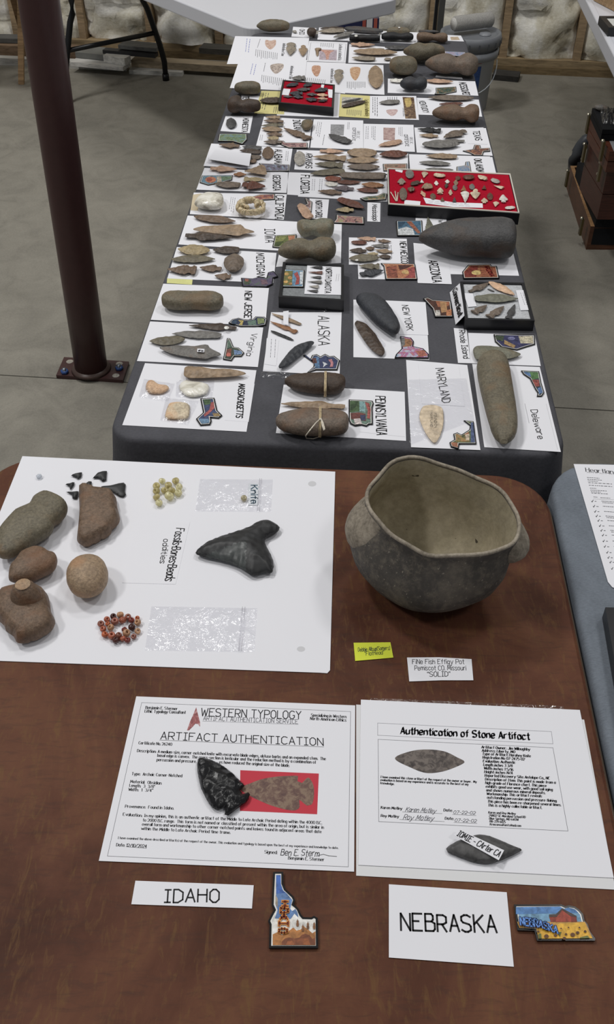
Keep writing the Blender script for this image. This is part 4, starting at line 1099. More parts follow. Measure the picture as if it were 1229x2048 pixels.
pillow('obsidian_point', 'glossy black corner-notched obsidian point on the certificate', 'stone point', (70, 430, 120, 420, 200, 440, 290, 490, 370, 550, 440, 620, 485, 665, 440, 705, 460, 735, 520, 725, 530, 745, 505, 800, 440, 850, 390, 890, 340, 925, 305, 920, 305, 860, 250, 880, 200, 860, 150, 790, 100, 690, 70, 570, 62, 480), .012, 'obsidian', rough=.0011, flat=False, dens=15, curve=70)

# ------------------------------------------------------------------ second certificate in its sleeve
vw(700, 1390, 2.3233)
sl = sheet('lower white sheet in a clear sleeve under the second certificate', (30, 45, 1090, 115, 1236, 905, 30, 840), lay=0, name='paper_sheet', cat='sheet', mat='paper:#dededf')
film('clear plastic sleeve sticking out behind the second certificate', (95, 14, 995, 52, 1000, 120, 95, 90), z=ZT+.0012, amp=.0004, zipline=False, name='plastic_sleeve')
c2 = sheet('white Authentication of Stone Artifact certificate under the tagged blade', (52, 22, 1070, 70, 1228, 850, 40, 790), lay=3, name='certificate', cat='certificate')
stroke(c2, (130, 130, 938, 170, 945, 227, 130, 187), 1.6, 'ink:#8a8a90', closed=True, name='border_line')
stroke(c2, (132, 206, 945, 245, 1015, 632, 135, 588), 1.8, 'ink:#77777d', closed=True, name='border_line')
write(c2, 'Authentication of Stone Artifact', (237, 180), (838, 208), (238, 149), SF, .17, 'black')
CUR[0] = c2
B2 = .19
for a in (('I have examined this stone artifact at the request of the owner or buyer.  My', 143, 385, 590, 408, 10), ('evaluation is based on my experience and is accurate to the best of my', 143, 399, 552, 420, 10), ('knowledge.', 143, 413, 206, 418, 10), ('Artifact Owner: Jim Willoughby', 613, 247, 838, 258), ('Address: Liberty, MO', 615, 263, 768, 270), ('Type of Artifact: Harahey Knife', 617, 278, 841, 289), ('Registration No: 07-2475-02', 618, 295, 813, 304), ('Evaluation: Authentic', 620, 312, 770, 319), ('Length: inches 3 3/8', 622, 329, 756, 335), ('Width: inches 1 5/16', 624, 345, 760, 353), ('Height: inches N/A', 626, 362, 757, 368), ('Reported Discovery Site: Antelope Co., NE', 628, 379, 930, 392), ('Description of Item: This point is made from a', 630, 396, 957, 412), ('high-grade of Florence chert. This piece', 631, 413, 914, 427), ('exhibits good use wear, with good soil aging', 633, 430, 943, 445), ('and shows numerous mineral deposits.', 635, 447, 909, 460), ('Workmanship: This artifact reveals', 637, 464, 893, 475), ('outstanding percussion and pressure flaking.', 639, 481, 963, 497), ('This piece has been re-sharpened several times.', 641, 499, 982, 516), ('This is a highly collectable artifact.', 643, 517, 893, 529), ('Karen Motley', 145, 528, 243, 533), ('Date:', 437, 540, 476, 542), ('Roy Motley', 145, 566, 228, 570), ('Date:', 443, 578, 482, 580), ('Karen and Roy Motley', 645, 550, 771, 556, 10), ('29802 SE Moreland School RD', 647, 564, 817, 572, 10), ('Blue Springs, MO 64014', 649, 578, 785, 584, 10), ('816-229-6025', 650, 591, 724, 595, 10), ('Krmconsultants@aol.com', 652, 605, 796, 612, 10)):
    bl_(*(a if len(a) == 6 else a+(12,)), w=B2)
write(c2, 'Karen Motley', (258, 541), (398, 548), (268, 521), 'ink:#4a4a52', .06, wob=.4); stroke(c2, (245, 543, 430, 551), 1.2, SF)
write(c2, '07-22-02', (482, 551), (583, 555), (486, 537), 'ink:#4a4a52', .08); stroke(c2, (478, 555, 588, 560), 1.2, SF)
write(c2, 'Roy Motley', (248, 577), (388, 584), (258, 555), 'ink:#4a4a52', .06, wob=.4); stroke(c2, (232, 578, 440, 588), 1.2, SF)
write(c2, '07-22-02', (488, 588), (588, 592), (492, 574), 'ink:#4a4a52', .08); stroke(c2, (484, 592, 592, 597), 1.2, SF)
patch(c2, (210, 295, 280, 262, 360, 253, 440, 262, 500, 290, 534, 312, 480, 340, 420, 358, 355, 362, 290, 340), 'photo:3a3433,544c48,736a64', name='photo_of_point', sm=50)
bd = pillow('stone_knife', 'dark grey lens-shaped stone blade with a taped paper tag', 'stone knife', (447, 715, 470, 695, 520, 670, 590, 650, 640, 652, 700, 675, 760, 700, 800, 718, 770, 740, 700, 770, 650, 785, 580, 778, 500, 750, 455, 730), .010, 'flint:dkgrey', rough=.0008, sm=1, dens=13)
tgp = sheet('', (483, 652, 512, 626, 718, 722, 693, 768), z=ZT+.0125, name='paper_tag', parent=bd)
write(tgp, 'IOMIE - CArter CA', (497, 652), (692, 752), (514, 630), SF, .09, jit=.3)

# ------------------------------------------------------------------ IDAHO and NEBRASKA
vw(190, 1380, 2.3189)
k1 = sheet('long white card hand-lettered IDAHO', (188, 885, 737, 906, 729, 1014, 169, 994), lay=1, name='name_card', cat='card')
write(k1, 'IDAHO', (322, 984), (574, 984), (326, 925), 'ink', .085, jit=.3)
vw(700, 1390, 2.3233)
k2 = sheet('large white card hand-lettered NEBRASKA', (182, 880, 730, 917, 763, 1263, 182, 1220), lay=1, name='name_card', cat='card')
write(k2, 'NEBRASKA', (238, 1092), (682, 1106), (236, 1014), 'ink', .085, jit=.35)
vw(530, 1730, 9.4538)
ID = magnet('Idaho-shaped magnet with blue sky, snowy pines and vertical lettering', (160, 130, 350, 130, 352, 350, 395, 455, 540, 590, 575, 660, 548, 745, 600, 785, 640, 830, 690, 940, 730, 985, 880, 990, 930, 960, 1000, 1000, 1010, 1570, 80, 1570, 90, 1130, 60, 1060, 110, 960, 170, 850, 130, 760, 140, 500), 'flat:#e6e3dd',
 [((215, 190, 300, 190, 305, 365, 345, 480, 420, 540, 500, 640, 520, 660, 495, 760, 480, 830, 520, 870, 580, 830, 620, 900, 635, 990, 560, 920, 490, 1020, 190, 1010, 240, 850, 200, 740, 215, 560), 'flat:#5f7fae'),
  ((215, 190, 300, 190, 305, 365, 345, 480, 400, 530, 215, 540), 'flat:#4067b0'),
  ((205, 560, 245, 640, 245, 800, 200, 740), 'flat:#9c907f'),
  ((150, 1310, 240, 1270, 330, 1330, 480, 1230, 540, 1180, 600, 1240, 680, 1220, 740, 1160, 820, 1220, 900, 1290, 960, 1250, 960, 1515, 150, 1515), 'flat:#a9713d'),
  ((320, 1510, 320, 1450, 380, 1390, 470, 1370, 560, 1390, 660, 1370, 700, 1320, 770, 1300, 850, 1330, 900, 1400, 955, 1370, 955, 1510), 'flat:#7a4428'),
  ((400, 1510, 430, 1440, 520, 1430, 560, 1510), 'flat:#9a5a35'), ((720, 1510, 740, 1400, 820, 1390, 860, 1510), 'flat:#99582f')]
 + [((x-20, y+150, x-26, y+90, x-16, y+90, x-20, y+40, x-8, y+40, x, y, x+8, y+40, x+20, y+40, x+16, y+90, x+26, y+90, x+20, y+150), 'flat:#7d5230') for x, y in ((620, 1010), (720, 1110), (815, 1060), (935, 1060))],
 [(c, (x0, y), (x0+wd_, y+2), (x0+4, y-hh_), 'ink:#e39b4a', .42) for c, x0, y, wd_, hh_ in (('I', 325, 775, 110, 90), ('D', 300, 900, 140, 90), ('A', 290, 1025, 140, 95), ('H', 270, 1150, 170, 90), ('O', 265, 1280, 160, 80))]
 + [(c, (x0, y), (x0+wd_, y+2), (x0+4, y-hh_), 'ink:#7a3020', .15) for c, x0, y, wd_, hh_ in (('I', 325, 775, 110, 90), ('D', 300, 900, 140, 90), ('A', 290, 1025, 140, 95), ('H', 270, 1150, 170, 90), ('O', 265, 1280, 160, 80))], mute=False)
vw(1010, 1790, 5.612)
sun = [(ell(x, y, r, r*.85, 9), 'flat:#5d3a1d') for x, y, r in ((470, 462, 26), (570, 452, 18), (765, 445, 27), (820, 422, 20), (905, 408, 16), (690, 440, 15), (378, 408, 14), (672, 486, 20), (718, 365, 10), (840, 365, 11), (635, 375, 10))]
magnet('Nebraska-shaped magnet with red barn, blue sky and sunflowers', (105, 105, 640, 105, 680, 125, 720, 115, 790, 130, 840, 165, 880, 210, 900, 290, 935, 330, 955, 400, 1020, 490, 1015, 512, 365, 512, 335, 400, 145, 395), 'flat:#6f97b3',
 [((128, 135, 620, 130, 670, 155, 720, 140, 790, 160, 830, 200, 128, 215), 'flat:#5580b5'), ((140, 300, 900, 300, 920, 330, 990, 485, 380, 490, 355, 370, 165, 370), 'flat:#b98d4a'), ((360, 385, 620, 320, 900, 310, 930, 400, 985, 485, 385, 490), 'flat:#d6a63a'),
  ((500, 245, 575, 245, 575, 300, 520, 305), 'flat:#8b3b2c'), ((575, 220, 645, 155, 740, 230, 750, 300, 575, 303), 'flat:#9a4231'), ((740, 230, 805, 245, 815, 300, 750, 302), 'flat:#7a3027'), ((498, 217, 575, 217, 645, 148, 810, 236, 808, 250, 740, 236, 648, 168, 585, 245, 502, 247), 'flat:#4a3a34'),
  ((375, 440, 410, 430, 415, 490, 385, 490), 'flat:#5f6a35'), ((845, 475, 930, 455, 960, 485, 850, 488), 'flat:#6a7038'), ((600, 420, 640, 410, 620, 470), 'flat:#5f6a35')]+sun,
 [('NEBR', (180, 335), (375, 358), (172, 250), 'ink:#1d2b5c', .24), ('ASKA', (388, 355), (598, 432), (384, 278), 'ink:#1d2b5c', .24), ('NEBR', (180, 335), (375, 358), (172, 250), 'ink:#6f9be0', .11), ('ASKA', (388, 355), (598, 432), (384, 278), 'ink:#6f9be0', .11)], mute=False)

# ------------------------------------------------------------------ papers and frame on the grey cloth
vw(1040, 900, 4.096)
zg = ZT-.002+.0012
dA, dB = q(443, 116, zg), q(712, 1040, zg)
dv = (dB-dA).normalized(); du = Vector((-dv.y, dv.x, 0)); L_ = .279; Wd_ = .216
inv = empty('invoice_sheet', (dA.x+.1, dA.y-.13, zg)); tag(inv, 'white invoice headed Heartland lying on the grey cloth', 'sheet')
slab('paper', [dA, dA+du*Wd_, dA+du*Wd_+dv*L_, dA+du*.014+dv*L_, dA+du*.004+dv*(L_-.006), dA+dv*(L_-.016)], zg, zg+.0004, 'paper', inv); inv['zt'] = zg+.0004
write(inv, 'Heartland', (545, 176), (802, 196), (540, 146), SF, .1, 'serif')
write(inv, 'ARTIFACT AUCTIONS', (553, 186), (900, 212), (551, 178), SF, .09, 'serif')
for y_, x_, w_ in ((225, 553, 120), (240, 556, 130), (253, 560, 100), (267, 563, 210), (288, 568, 200), (312, 577, 60), (328, 581, 140), (341, 585, 110), (352, 589, 190), (384, 605, 35), (390, 663, 95)):
    rules(inv, x_, y_, x_+w_, y_+w_*.06, 1, 0, 0, 6, 'ink:#3a3a40', seed=y_)
stroke(inv, (605, 400, 775, 408), 1.5, SF)
for k, (x_, y_) in enumerate(((590, 418), (603, 460), (613, 503), (625, 540), (640, 577), (652, 620), (664, 658), (676, 697), (682, 745), (692, 790), (712, 838), (722, 880), (738, 918), (752, 970))):
    write(inv, '^', (x_, y_+8), (x_+14, y_+9), (x_, y_-10), SF, .12)
    rules(inv, x_+26, y_+2, x_+45, y_+3, 1, 0, 0, 7, 'ink:#3a3a40', seed=k); rules(inv, x_+80, y_, x_+190, y_+8, 2 if k % 3 == 0 else 1, 8, 13, 6, 'ink:#3a3a40', seed=k+50)
frame_case('black display frame at the edge of the grey cloth', (703, 1288, 1300, 1300, 1500, 2500, 900, 2420), .022, 'felt:#101013', zbase=zg, rim=.012)

# ================================================================== things on the dark-clothed table
def ST(u, v, r, parent, mat='flat:#dcdad4'):    # small round sticker
    z = parent.location.z+max(v_.co.z for v_ in parent.data.vertices)+.0002
    L = [q(a, b, z) for a, b in prs(ell(u, v, r, r*.6, 10))]
    return slab('sticker', L, z-.0006, z+.0002, mat, parent)
def sgroup(names): return names
AX = 'stone axe'
# --- far end
vw(500, 30, 5.586)
stone('stone_celt', 'large olive-brown stone celt at the far corner of the dark cloth', AX, (75, 122, 130, 72, 220, 45, 330, 50, 420, 85, 447, 122, 425, 170, 340, 192, 220, 197, 140, 170, 90, 138), .75, 'stone:olive')
on('OHIO'); s = sheet('white card hand-lettered OHIO at the far edge', (485, 132, 745, 148, 700, 255, 465, 243), name='name_card', cat='card')
write(s, 'OHIO', (560, 160), (556, 218), (612, 160), 'ink', .13)
P('ovate', 482, 200, 520, 195, 32, 'ltgrey', 'small pale grey flake')
stone('stone', 'dark brown rounded stone on the OHIO card', 'stone', (638, 190, 660, 150, 700, 138, 738, 165, 742, 215, 720, 243, 660, 240), .8, 'stone:dkbrown')
on('unmarked far'); s = sheet('white sheet under rough blades at the far edge', (775, 140, 1110, 160, 1130, 290, 755, 275))
P('leaf', 1068, 160, 788, 168, 36, 'dkbrown', 'slim dark brown blade', lift=.006)
P('lance', 770, 205, 1055, 192, 62, 'greytan', 'rough grey-tan chipped blade')
P('leaf', 935, 266, 1165, 205, 46, 'grey', 'grey pointed blade', lift=.004)
vw(700, 30, 5.121)
s = sheet('white sheet under the black drilled bar at the far edge', (-60, 165, 305, 190, 303, 275, -20, 268), lay=0)
stone('stone_slab', 'dark grey ground stone slab behind the drilled bar', 'stone', (-40, 120, 80, 118, 320, 155, 318, 186, 150, 182, -30, 150), .5, 'stone:dkgrey')
o = stone('drilled_bar', 'black bar-shaped stone with a white spot at the far edge', 'stone', (2, 200, 20, 196, 150, 200, 295, 212, 305, 240, 298, 268, 150, 272, 10, 262, -2, 230), .8, 'stone:black', power=.4)
ST(65, 212, 17, o)
s = sheet('white sheet under the black grooved stone at the far edge', (315, 165, 705, 180, 690, 295, 310, 280))
o = stone('stone', 'brown rounded stone behind the black grooved stone', 'stone', (385, 160, 420, 130, 500, 122, 580, 132, 612, 170, 590, 205, 400, 200), .8, 'stone:olive'); ST(507, 128, 11, o)
stone('stone_axe', 'black grooved stone on white at the far edge', AX, (325, 218, 370, 182, 470, 170, 520, 180, 600, 178, 652, 215, 632, 264, 520, 268, 350, 264), .75, 'stone:black', groove=(515, 40, .25))
stone('stone_slab', 'flat dark stone at the far edge behind the brown waisted stone', 'stone', (708, 160, 760, 150, 890, 160, 905, 178, 800, 186, 715, 178), .5, 'stone:dkgrey')
stone('stone_axe', 'brown waisted stone at the far edge by the photo card', AX, (685, 228, 710, 188, 800, 180, 855, 190, 950, 181, 1000, 215, 985, 280, 870, 272, 720, 280), .8, 'stone:brown', groove=(860, 45, .25))
s = sheet('small photo card of a tan point at the far edge', (1000, 205, 1140, 212, 1172, 272, 1005, 265), name='photo_card', cat='card'); patch(s, (1030, 225, 1110, 222, 1130, 255, 1040, 258), 'photo:8a7a66,b39c82,c9b8a0')
on('unmarked pale blade'); s = sheet('white sheet of tan blades beside the drill certificate', (-5, 300, 590, 345, 600, 500, -15, 492))
P('stem', 255, 322, 12, 315, 52, 'pinktan', 'pinkish chipped blade with frayed base'); P('lance', 155, 362, 352, 365, 30, 'greytan', 'thin grey-tan blade'); P('leaf', 485, 408, 38, 395, 74, 'tan', 'longest tan blade')
P('lance', 22, 455, 262, 468, 46, 'greytan', 'squared grey-tan blade'); P('lance', 352, 468, 420, 462, 32, 'greytan', 'short pale flake'); P('lance', 360, 350, 570, 352, 52, 'dkgrey', 'dark grey blade')
on('large axe')
stone('stone_axe', 'large olive grooved axe behind the round hammerstone', AX, (548, 375, 640, 310, 760, 277, 880, 280, 960, 325, 968, 390, 890, 425, 800, 485, 730, 502, 680, 480, 600, 415), .8, 'stone:olive', groove=(770, 60, .22))
stone('hammerstone', 'round dimpled brown hammerstone between two grooved axes', 'stone', (405, 525, 425, 455, 490, 424, 600, 420, 665, 440, 692, 505, 680, 580, 600, 630, 490, 622, 420, 585), .9, 'stone:olive', power=1)
vw(680, 20, 4.097)
stone('stone_axe', 'largest grooved axe at the far edge by the bucket', AX, (697, 445, 760, 395, 860, 362, 930, 362, 957, 378, 1000, 358, 1060, 352, 1120, 400, 1135, 470, 1110, 530, 1050, 555, 985, 540, 940, 535, 850, 537, 760, 502, 710, 467), .75, 'stone:greybrown', groove=(955, 45, .3))
magnet('small blue and pink state magnet behind the largest grooved axe', (858, 337, 1030, 345, 1042, 382, 862, 372), 'print:4a6fae,9ab0d8,c98ba0')
sheet('white slip under the largest grooved axe', (790, 535, 1000, 552, 1010, 568, 785, 550), name='slip', cat='slip')
on('MISSOURI'); s = sheet('white sheet hand-lettered MISSOURI', (395, 563, 1110, 585, 1137, 703, 393, 680))
write(s, 'MISSOURI', (978, 592), (1012, 692), (1032, 595), 'ink', .13, jit=.2)
magnet('green and orange Missouri-shaped magnet', (787, 637, 955, 627, 958, 668, 850, 690, 778, 688, 790, 670), 'print:1f2b22,3f6a5c,c07a34')
stone('stone_axe', 'small dark grey grooved axe lying on the MISSOURI sheet', AX, (492, 612, 540, 563, 590, 546, 625, 556, 655, 541, 700, 560, 717, 600, 700, 645, 630, 667, 540, 660), .75, 'stone:slate', groove=(625, 30, .25))
P('leaf', 928, 600, 705, 592, 36, 'pinktan', 'pink pointed blade behind the small axe'); P('blunt', 412, 590, 520, 592, 34, 'white', 'white speckled bone piece', cat='bone')
on('point certificate'); s = sheet('certificate with a printed point beside the tan ovate blade', (45, 440, 358, 452, 367, 695, 40, 680), name='certificate', cat='certificate')
patch(s, (90, 475, 120, 466, 165, 472, 168, 510, 150, 555, 125, 577, 95, 545, 84, 500), 'photo:a87a5c,c49a78,d8bb9c', sm=40); rules(s, 62, 588, 62, 648, 10, 16, 0, 4)
P('ovate', 300, 652, 295, 472, 122, 'tan', 'large tan ovate blade', r=.25)
# --- two rows of certificates at the far left corner
vw(440, 20, 4.389)
on('upper certificate'); s = sheet('far certificate with a printed pink point at the corner', (135, 230, 785, 245, 762, 470, 62, 475), name='certificate', cat='certificate', lay=1)
patch(s, (405, 262, 450, 270, 490, 262, 488, 310, 445, 347, 408, 320, 398, 290), 'photo:b08a7c,c8a898,dcc6b8', sm=40)
rules(s, 318, 345, 312, 420, 12, 17, 3, 4); write(s, 'Authentication of Stone', (555, 292), (540, 402), (580, 294), SF, .16, 'serif'); rules(s, 355, 255, 330, 330, 1, 0, 0, 4); rules(s, 240, 250, 222, 400, 2, 25, 5, 4, 'ink:#6a74b8')
P('side', 618, 408, 628, 308, 98, 'greytan', 'grey-tan notched point lying over the title'); P('corner', 728, 414, 735, 323, 80, 'tan', 'tan point beside the title'); 
on('lower certificate'); s = sheet('far certificate with a printed grey point behind the red case', (175, 425, 765, 440, 738, 715, 88, 685), name='certificate', cat='certificate', lay=2)
patch(s, (443, 490, 480, 472, 550, 472, 560, 500, 530, 540, 490, 560, 455, 530), 'photo:6f645f,a2948c,cbbdb2', sm=40); rules(s, 372, 570, 362, 645, 13, 17, 3, 4); write(s, 'Authentication of Stone', (625, 490), (608, 605), (650, 492), SF, .16, 'serif'); rules(s, 290, 470, 262, 590, 2, 28, 5, 4, 'ink:#6a74b8'); rules(s, 400, 465, 385, 540, 1, 0, 0, 4)
P('side', 630, 612, 748, 608, 46, 'grey', 'grey notched point behind the red case')
on('drill certificate'); s = sheet('certificate with a printed pink drill at the far row', (785, 272, 1122, 285, 1105, 462, 757, 450), name='certificate', cat='certificate', lay=1)
stroke(s, (800, 285, 1108, 297, 1092, 452, 775, 442), 2, 'ink:#55555a', closed=True, name='border_line'); stroke(s, (1050, 296, 1040, 448), 2, 'ink:#55555a')
patch(s, (878, 345, 1030, 350, 1025, 442, 872, 436), 'flat:#b3a5ae'); patch(s, (885, 350, 1000, 356, 975, 372, 960, 400, 955, 432, 935, 435, 930, 400, 915, 372), 'photo:a87466,bf8c7c,cfa595', lev=2, sm=40)
write(s, 'Certificate of Authenticity', (1050, 300), (1042, 440), (1075, 301), SF, .16, 'serif'); rules(s, 890, 290, 886, 330, 7, 18, 1, 4)
pillow('stone_drill', 'tan T-shaped stone drill on the drill certificate', 'stone point', (833, 340, 860, 336, 893, 338, 890, 350, 872, 358, 868, 395, 855, 407, 845, 390, 842, 362), .006, 'flint:tan', curve=30, dens=6)
on('orange point certificate'); s = sheet('certificate with a printed orange point beside the red case', (765, 455, 1105, 465, 1100, 735, 740, 700), name='certificate', cat='certificate', lay=2)
patch(s, (815, 492, 850, 486, 882, 492, 884, 530, 862, 580, 835, 578, 808, 530), 'photo:9a6a54,b98a70,d2ae96', sm=40); rules(s, 755, 592, 748, 640, 11, 17, 2, 4); write(s, 'Authentication of Stone', (978, 515), (970, 640), (1002, 516), SF, .16, 'serif')
P('side', 1040, 658, 1048, 540, 88, 'greytan', 'grey-tan notched point lying over the title')
# small red-felt case
rc = frame_case('small black case of dark points on red felt', (552, 612, 1012, 655, 1000, 858, 515, 812), .026, 'felt:#a01528', rim=.006, depth=.002)
zc_ = rc['zt']+.0006
DK = [(580, 680, 682, 655, 42, 'slate', 'dark blue-grey point near the corner'), (735, 682, 802, 655, 42, 'slate', 'dark notched point near the far edge'), (672, 712, 792, 705, 40, 'dkgrey', 'long dark grey point in the middle'), (828, 725, 942, 705, 46, 'slate', 'broad dark point beside the white tag'), (608, 745, 728, 745, 46, 'slate', 'dark stemmed point next to the white card'), (758, 750, 852, 755, 32, 'dkgrey', 'slim dark point in the middle row'), (848, 755, 948, 762, 34, 'peach', 'pale pink point near the tag'), (553, 766, 638, 770, 22, 'dkgrey', 'tiny grey point near the front corner'), (638, 770, 732, 778, 32, 'slate', 'dark point with a pale tip'), (753, 790, 852, 802, 44, 'slate', 'dark notched point at the front edge'), (853, 785, 947, 790, 26, 'pinktan', 'slim pink point above a black one'), (858, 810, 942, 804, 26, 'black', 'small black point at the front corner')]
for a in DK: P('corner' if a[4] > 38 else 'stem', *a[:6], a[6]+' in the small red case', zb=zc_, full=True)
for qd, lb in (((560, 690, 622, 695, 605, 750, 540, 745), 'blank white card on the small red case, by the front corner'), ((948, 695, 990, 700, 992, 772, 955, 768), 'white tag at the end of the small red case'), ((893, 650, 918, 655, 912, 685, 888, 680), 'tiny numbered tag at the back of the small red case')):
    sheet(lb, qd, z=zc_, name='tag', cat='tag')
stone('stone_celt', 'olive stone celt on the lower certificate corner above the TENN axe', AX, (128, 692, 150, 642, 220, 620, 300, 628, 352, 660, 356, 712, 330, 742, 250, 745, 170, 727), .75, 'stone:olive')
s = sheet('white card hand-lettered TENN partly under a grooved axe', (190, 745, 350, 755, 335, 810, 195, 805), name='name_card', cat='card'); write(s, 'TENN', (205, 757), (200, 803), (255, 758), 'ink', .14)
stone('stone_axe', 'brown grooved axe beside the TENN card at the table edge', AX, (65, 850, 90, 790, 130, 750, 180, 745, 205, 785, 290, 800, 345, 820, 362, 860, 340, 900, 250, 912, 150, 905, 85, 890), .75, 'stone:dkbrown', groove=(195, 30, .3))
s = sheet('yellow certificate under the small red case', (365, 710, 560, 715, 565, 915, 300, 910), mat='paper:#d6cd8e', name='certificate', cat='certificate', lay=3); rules(s, 385, 725, 345, 880, 3, 22, 2, 4); rules(s, 480, 850, 470, 905, 5, 18, 1, 4)
sheet('white backing sheet under the small red case', (550, 700, 1060, 735, 1045, 945, 500, 925), lay=0)
on('yellow certificate'); P('leaf', 352, 815, 560, 808, 62, 'dkbrown', 'dark brown pointed blade', full=False)
vw(680, 20, 4.097)
s = sheet('yellow certificate with two dark slivers beside the red case', (5, 690, 248, 705, 245, 888, -8, 872), mat='paper:#d6cd8e', name='certificate', cat='certificate', lay=2); patch(s, (18, 712, 190, 720, 185, 760, 15, 800), 'flat:#b9b6ac')
write(s, 'Certificate of Authenticity', (205, 732), (210, 870), (235, 733), 'ink:#7a6a30', .16, 'serif'); rules(s, 62, 815, 60, 868, 8, 16, 1, 4)
on('second yellow certificate'); P('leaf', 15, 760, 175, 728, 16, 'dkgrey', 'thin grey sliver'); P('needle', 22, 802, 206, 755, 38, 'dkbrown', 'dark brown blade')
on('brown-label certificate'); s = sheet('certificate with a brown ornate label strip', (248, 705, 627, 705, 650, 902, 245, 890), name='certificate', cat='certificate', lay=3)
patch(s, (515, 712, 608, 716, 628, 890, 538, 890), 'print:4a2f22,7a5538,c6a26a'); patch(s, (530, 725, 580, 722, 592, 760, 575, 795, 545, 795, 535, 760), 'flat:#c0a86c', lev=2); patch(s, (385, 820, 470, 815, 462, 850, 430, 868, 395, 850), 'photo:a88a8a,c4a8a6,d8c4c0', sm=30); rules(s, 272, 715, 272, 880, 3, 18, 0, 4); rules(s, 395, 712, 395, 740, 5, 18, 0, 4); write(s, 'Certification', (515, 800), (520, 870), (530, 800), SF, .14, 'serif')
P('lance', 322, 772, 487, 760, 44, 'grey', 'grey pointed blade')
on('KENTUCKY'); s = sheet('white sheet hand-lettered KENTUCKY', (632, 720, 1140, 735, 1168, 875, 645, 858))
write(s, 'KENTUCKY', (650, 745), (686, 840), (696, 746), 'ink', .12, jit=.2)
P('leaf', 720, 730, 1098, 736, 50, 'greybrown', 'long grey-brown blade behind the axe'); P('leaf', 815, 782, 1010, 775, 28, 'redbrown', 'thin reddish blade behind the axe')
stone('stone_axe', 'rough tan and brown grooved axe at the KENTUCKY sheet', AX, (755, 858, 800, 815, 880, 785, 960, 775, 1015, 790, 1050, 770, 1120, 775, 1142, 830, 1135, 900, 1080, 935, 1020, 912, 960, 917, 850, 907, 790, 890), .7, 'stone:brown', groove=(1010, 45, .28))
# --- relic certificates, TEXAS, OKLAHOMA
vw(0, 0, 1)
s = sheet('relic certificate with a grey picture beside the INDIANA sheet', (628, 238.7, 727, 241, 727.4, 299.7, 621, 295.5), name='certificate', cat='certificate', lay=1)
vw(380, 220, 3.8406); on('grey relic certificate')
patch(s, (1083, 110, 1188, 112, 1182, 196, 1080, 192), 'photo:77777a,8d8d90,a0a0a2'); P('lance', 1068, 200, 1228, 262, 58, 'dkgrey', 'dark grey pointed blade')
rules(s, 985, 90, 965, 210, 3, 14, 2, 3); rules(s, 1035, 190, 1020, 270, 1, 0, 0, 4)
vw(660, 220, 3.0725)
write(s, 'RELIC', (168, 130), (165, 175), (185, 131), SF, .16, 'serif'); write(s, 'CERTIFICATE', (142, 108), (138, 188), (160, 109), SF, .12); rules(s, 112, 75, 108, 130, 2, 9, 0, 2.5)
on('pink relic certificate'); s = sheet('relic certificate with a pink picture beside the TEXAS sheet', (208, 85, 515, 92, 524, 258, 208, 246), name='certificate', cat='certificate', lay=2)
patch(s, (330, 108, 402, 110, 400, 188, 330, 185), 'photo:8c7270,a98c88,c0a8a2'); write(s, 'RELIC', (492, 168), (494, 208), (509, 168), SF, .16, 'serif'); write(s, 'CERTIFICATE', (458, 150), (466, 222), (478, 151), SF, .12); rules(s, 225, 100, 222, 200, 2, 12, 0, 2.5); rules(s, 260, 100, 258, 190, 3, 10, 0, 2.5); rules(s, 425, 105, 425, 165, 3, 10, 0, 2.5)
P('lance', 300, 228, 438, 198, 36, 'pinktan', 'pinkish-tan blade under the pink picture')
on('TEXAS'); s = sheet('white sheet under the grey blades marked TEXAS', (520, 108, 960, 112, 1002, 282, 535, 262))
c = sheet('white card hand-lettered TEXAS', (832, 110, 945, 108, 972, 212, 850, 206), lay=3, name='name_card', cat='card'); write(c, 'TEXAS', (880, 128), (897, 186), (918, 128), 'ink', .12, jit=.2)
P('side', 540, 126, 682, 136, 34, 'black', 'black stemmed blade'); P('stem', 550, 162, 666, 168, 30, 'tan', 'tan stemmed point'); P('corner', 700, 180, 830, 140, 50, 'greybrown', 'grey-brown notched point'); P('stem', 684, 198, 828, 198, 30, 'grey', 'slim grey point'); P('leaf', 798, 225, 568, 226, 58, 'grey', 'largest grey leaf-shaped blade')
magnet('Texas-shaped magnet in orange and grey', (818, 250, 880, 240, 890, 213, 925, 215, 930, 235, 985, 232, 988, 252, 948, 255, 940, 278, 890, 278, 860, 262), 'print:3a3c44,8a4a34,cf8a4c')
on('OKLAHOMA'); s = sheet('white sheet under the slim blades marked OKLAHOMA', (487, 272, 985, 286, 1025, 398, 495, 378))
c = sheet('white card hand-lettered OKLAHOMA', (815, 288, 1000, 290, 1025, 398, 832, 388), lay=3, name='name_card', cat='card'); write(c, 'OKLAHOMA', (888, 300), (908, 394), (930, 300), 'ink', .12, jit=.2)
P('lance', 590, 290, 782, 296, 36, 'tan', 'tan stemmed blade'); P('leaf', 550, 330, 742, 340, 33, 'grey', 'grey leaf-shaped blade'); P('leaf', 588, 368, 760, 376, 22, 'grey', 'thin grey blade partly behind the red case')
magnet('Oklahoma-shaped magnet in blue and orange', (780, 348, 832, 340, 835, 318, 860, 316, 872, 385, 780, 384), 'print:3f6aa8,7fa6c8,c08858')
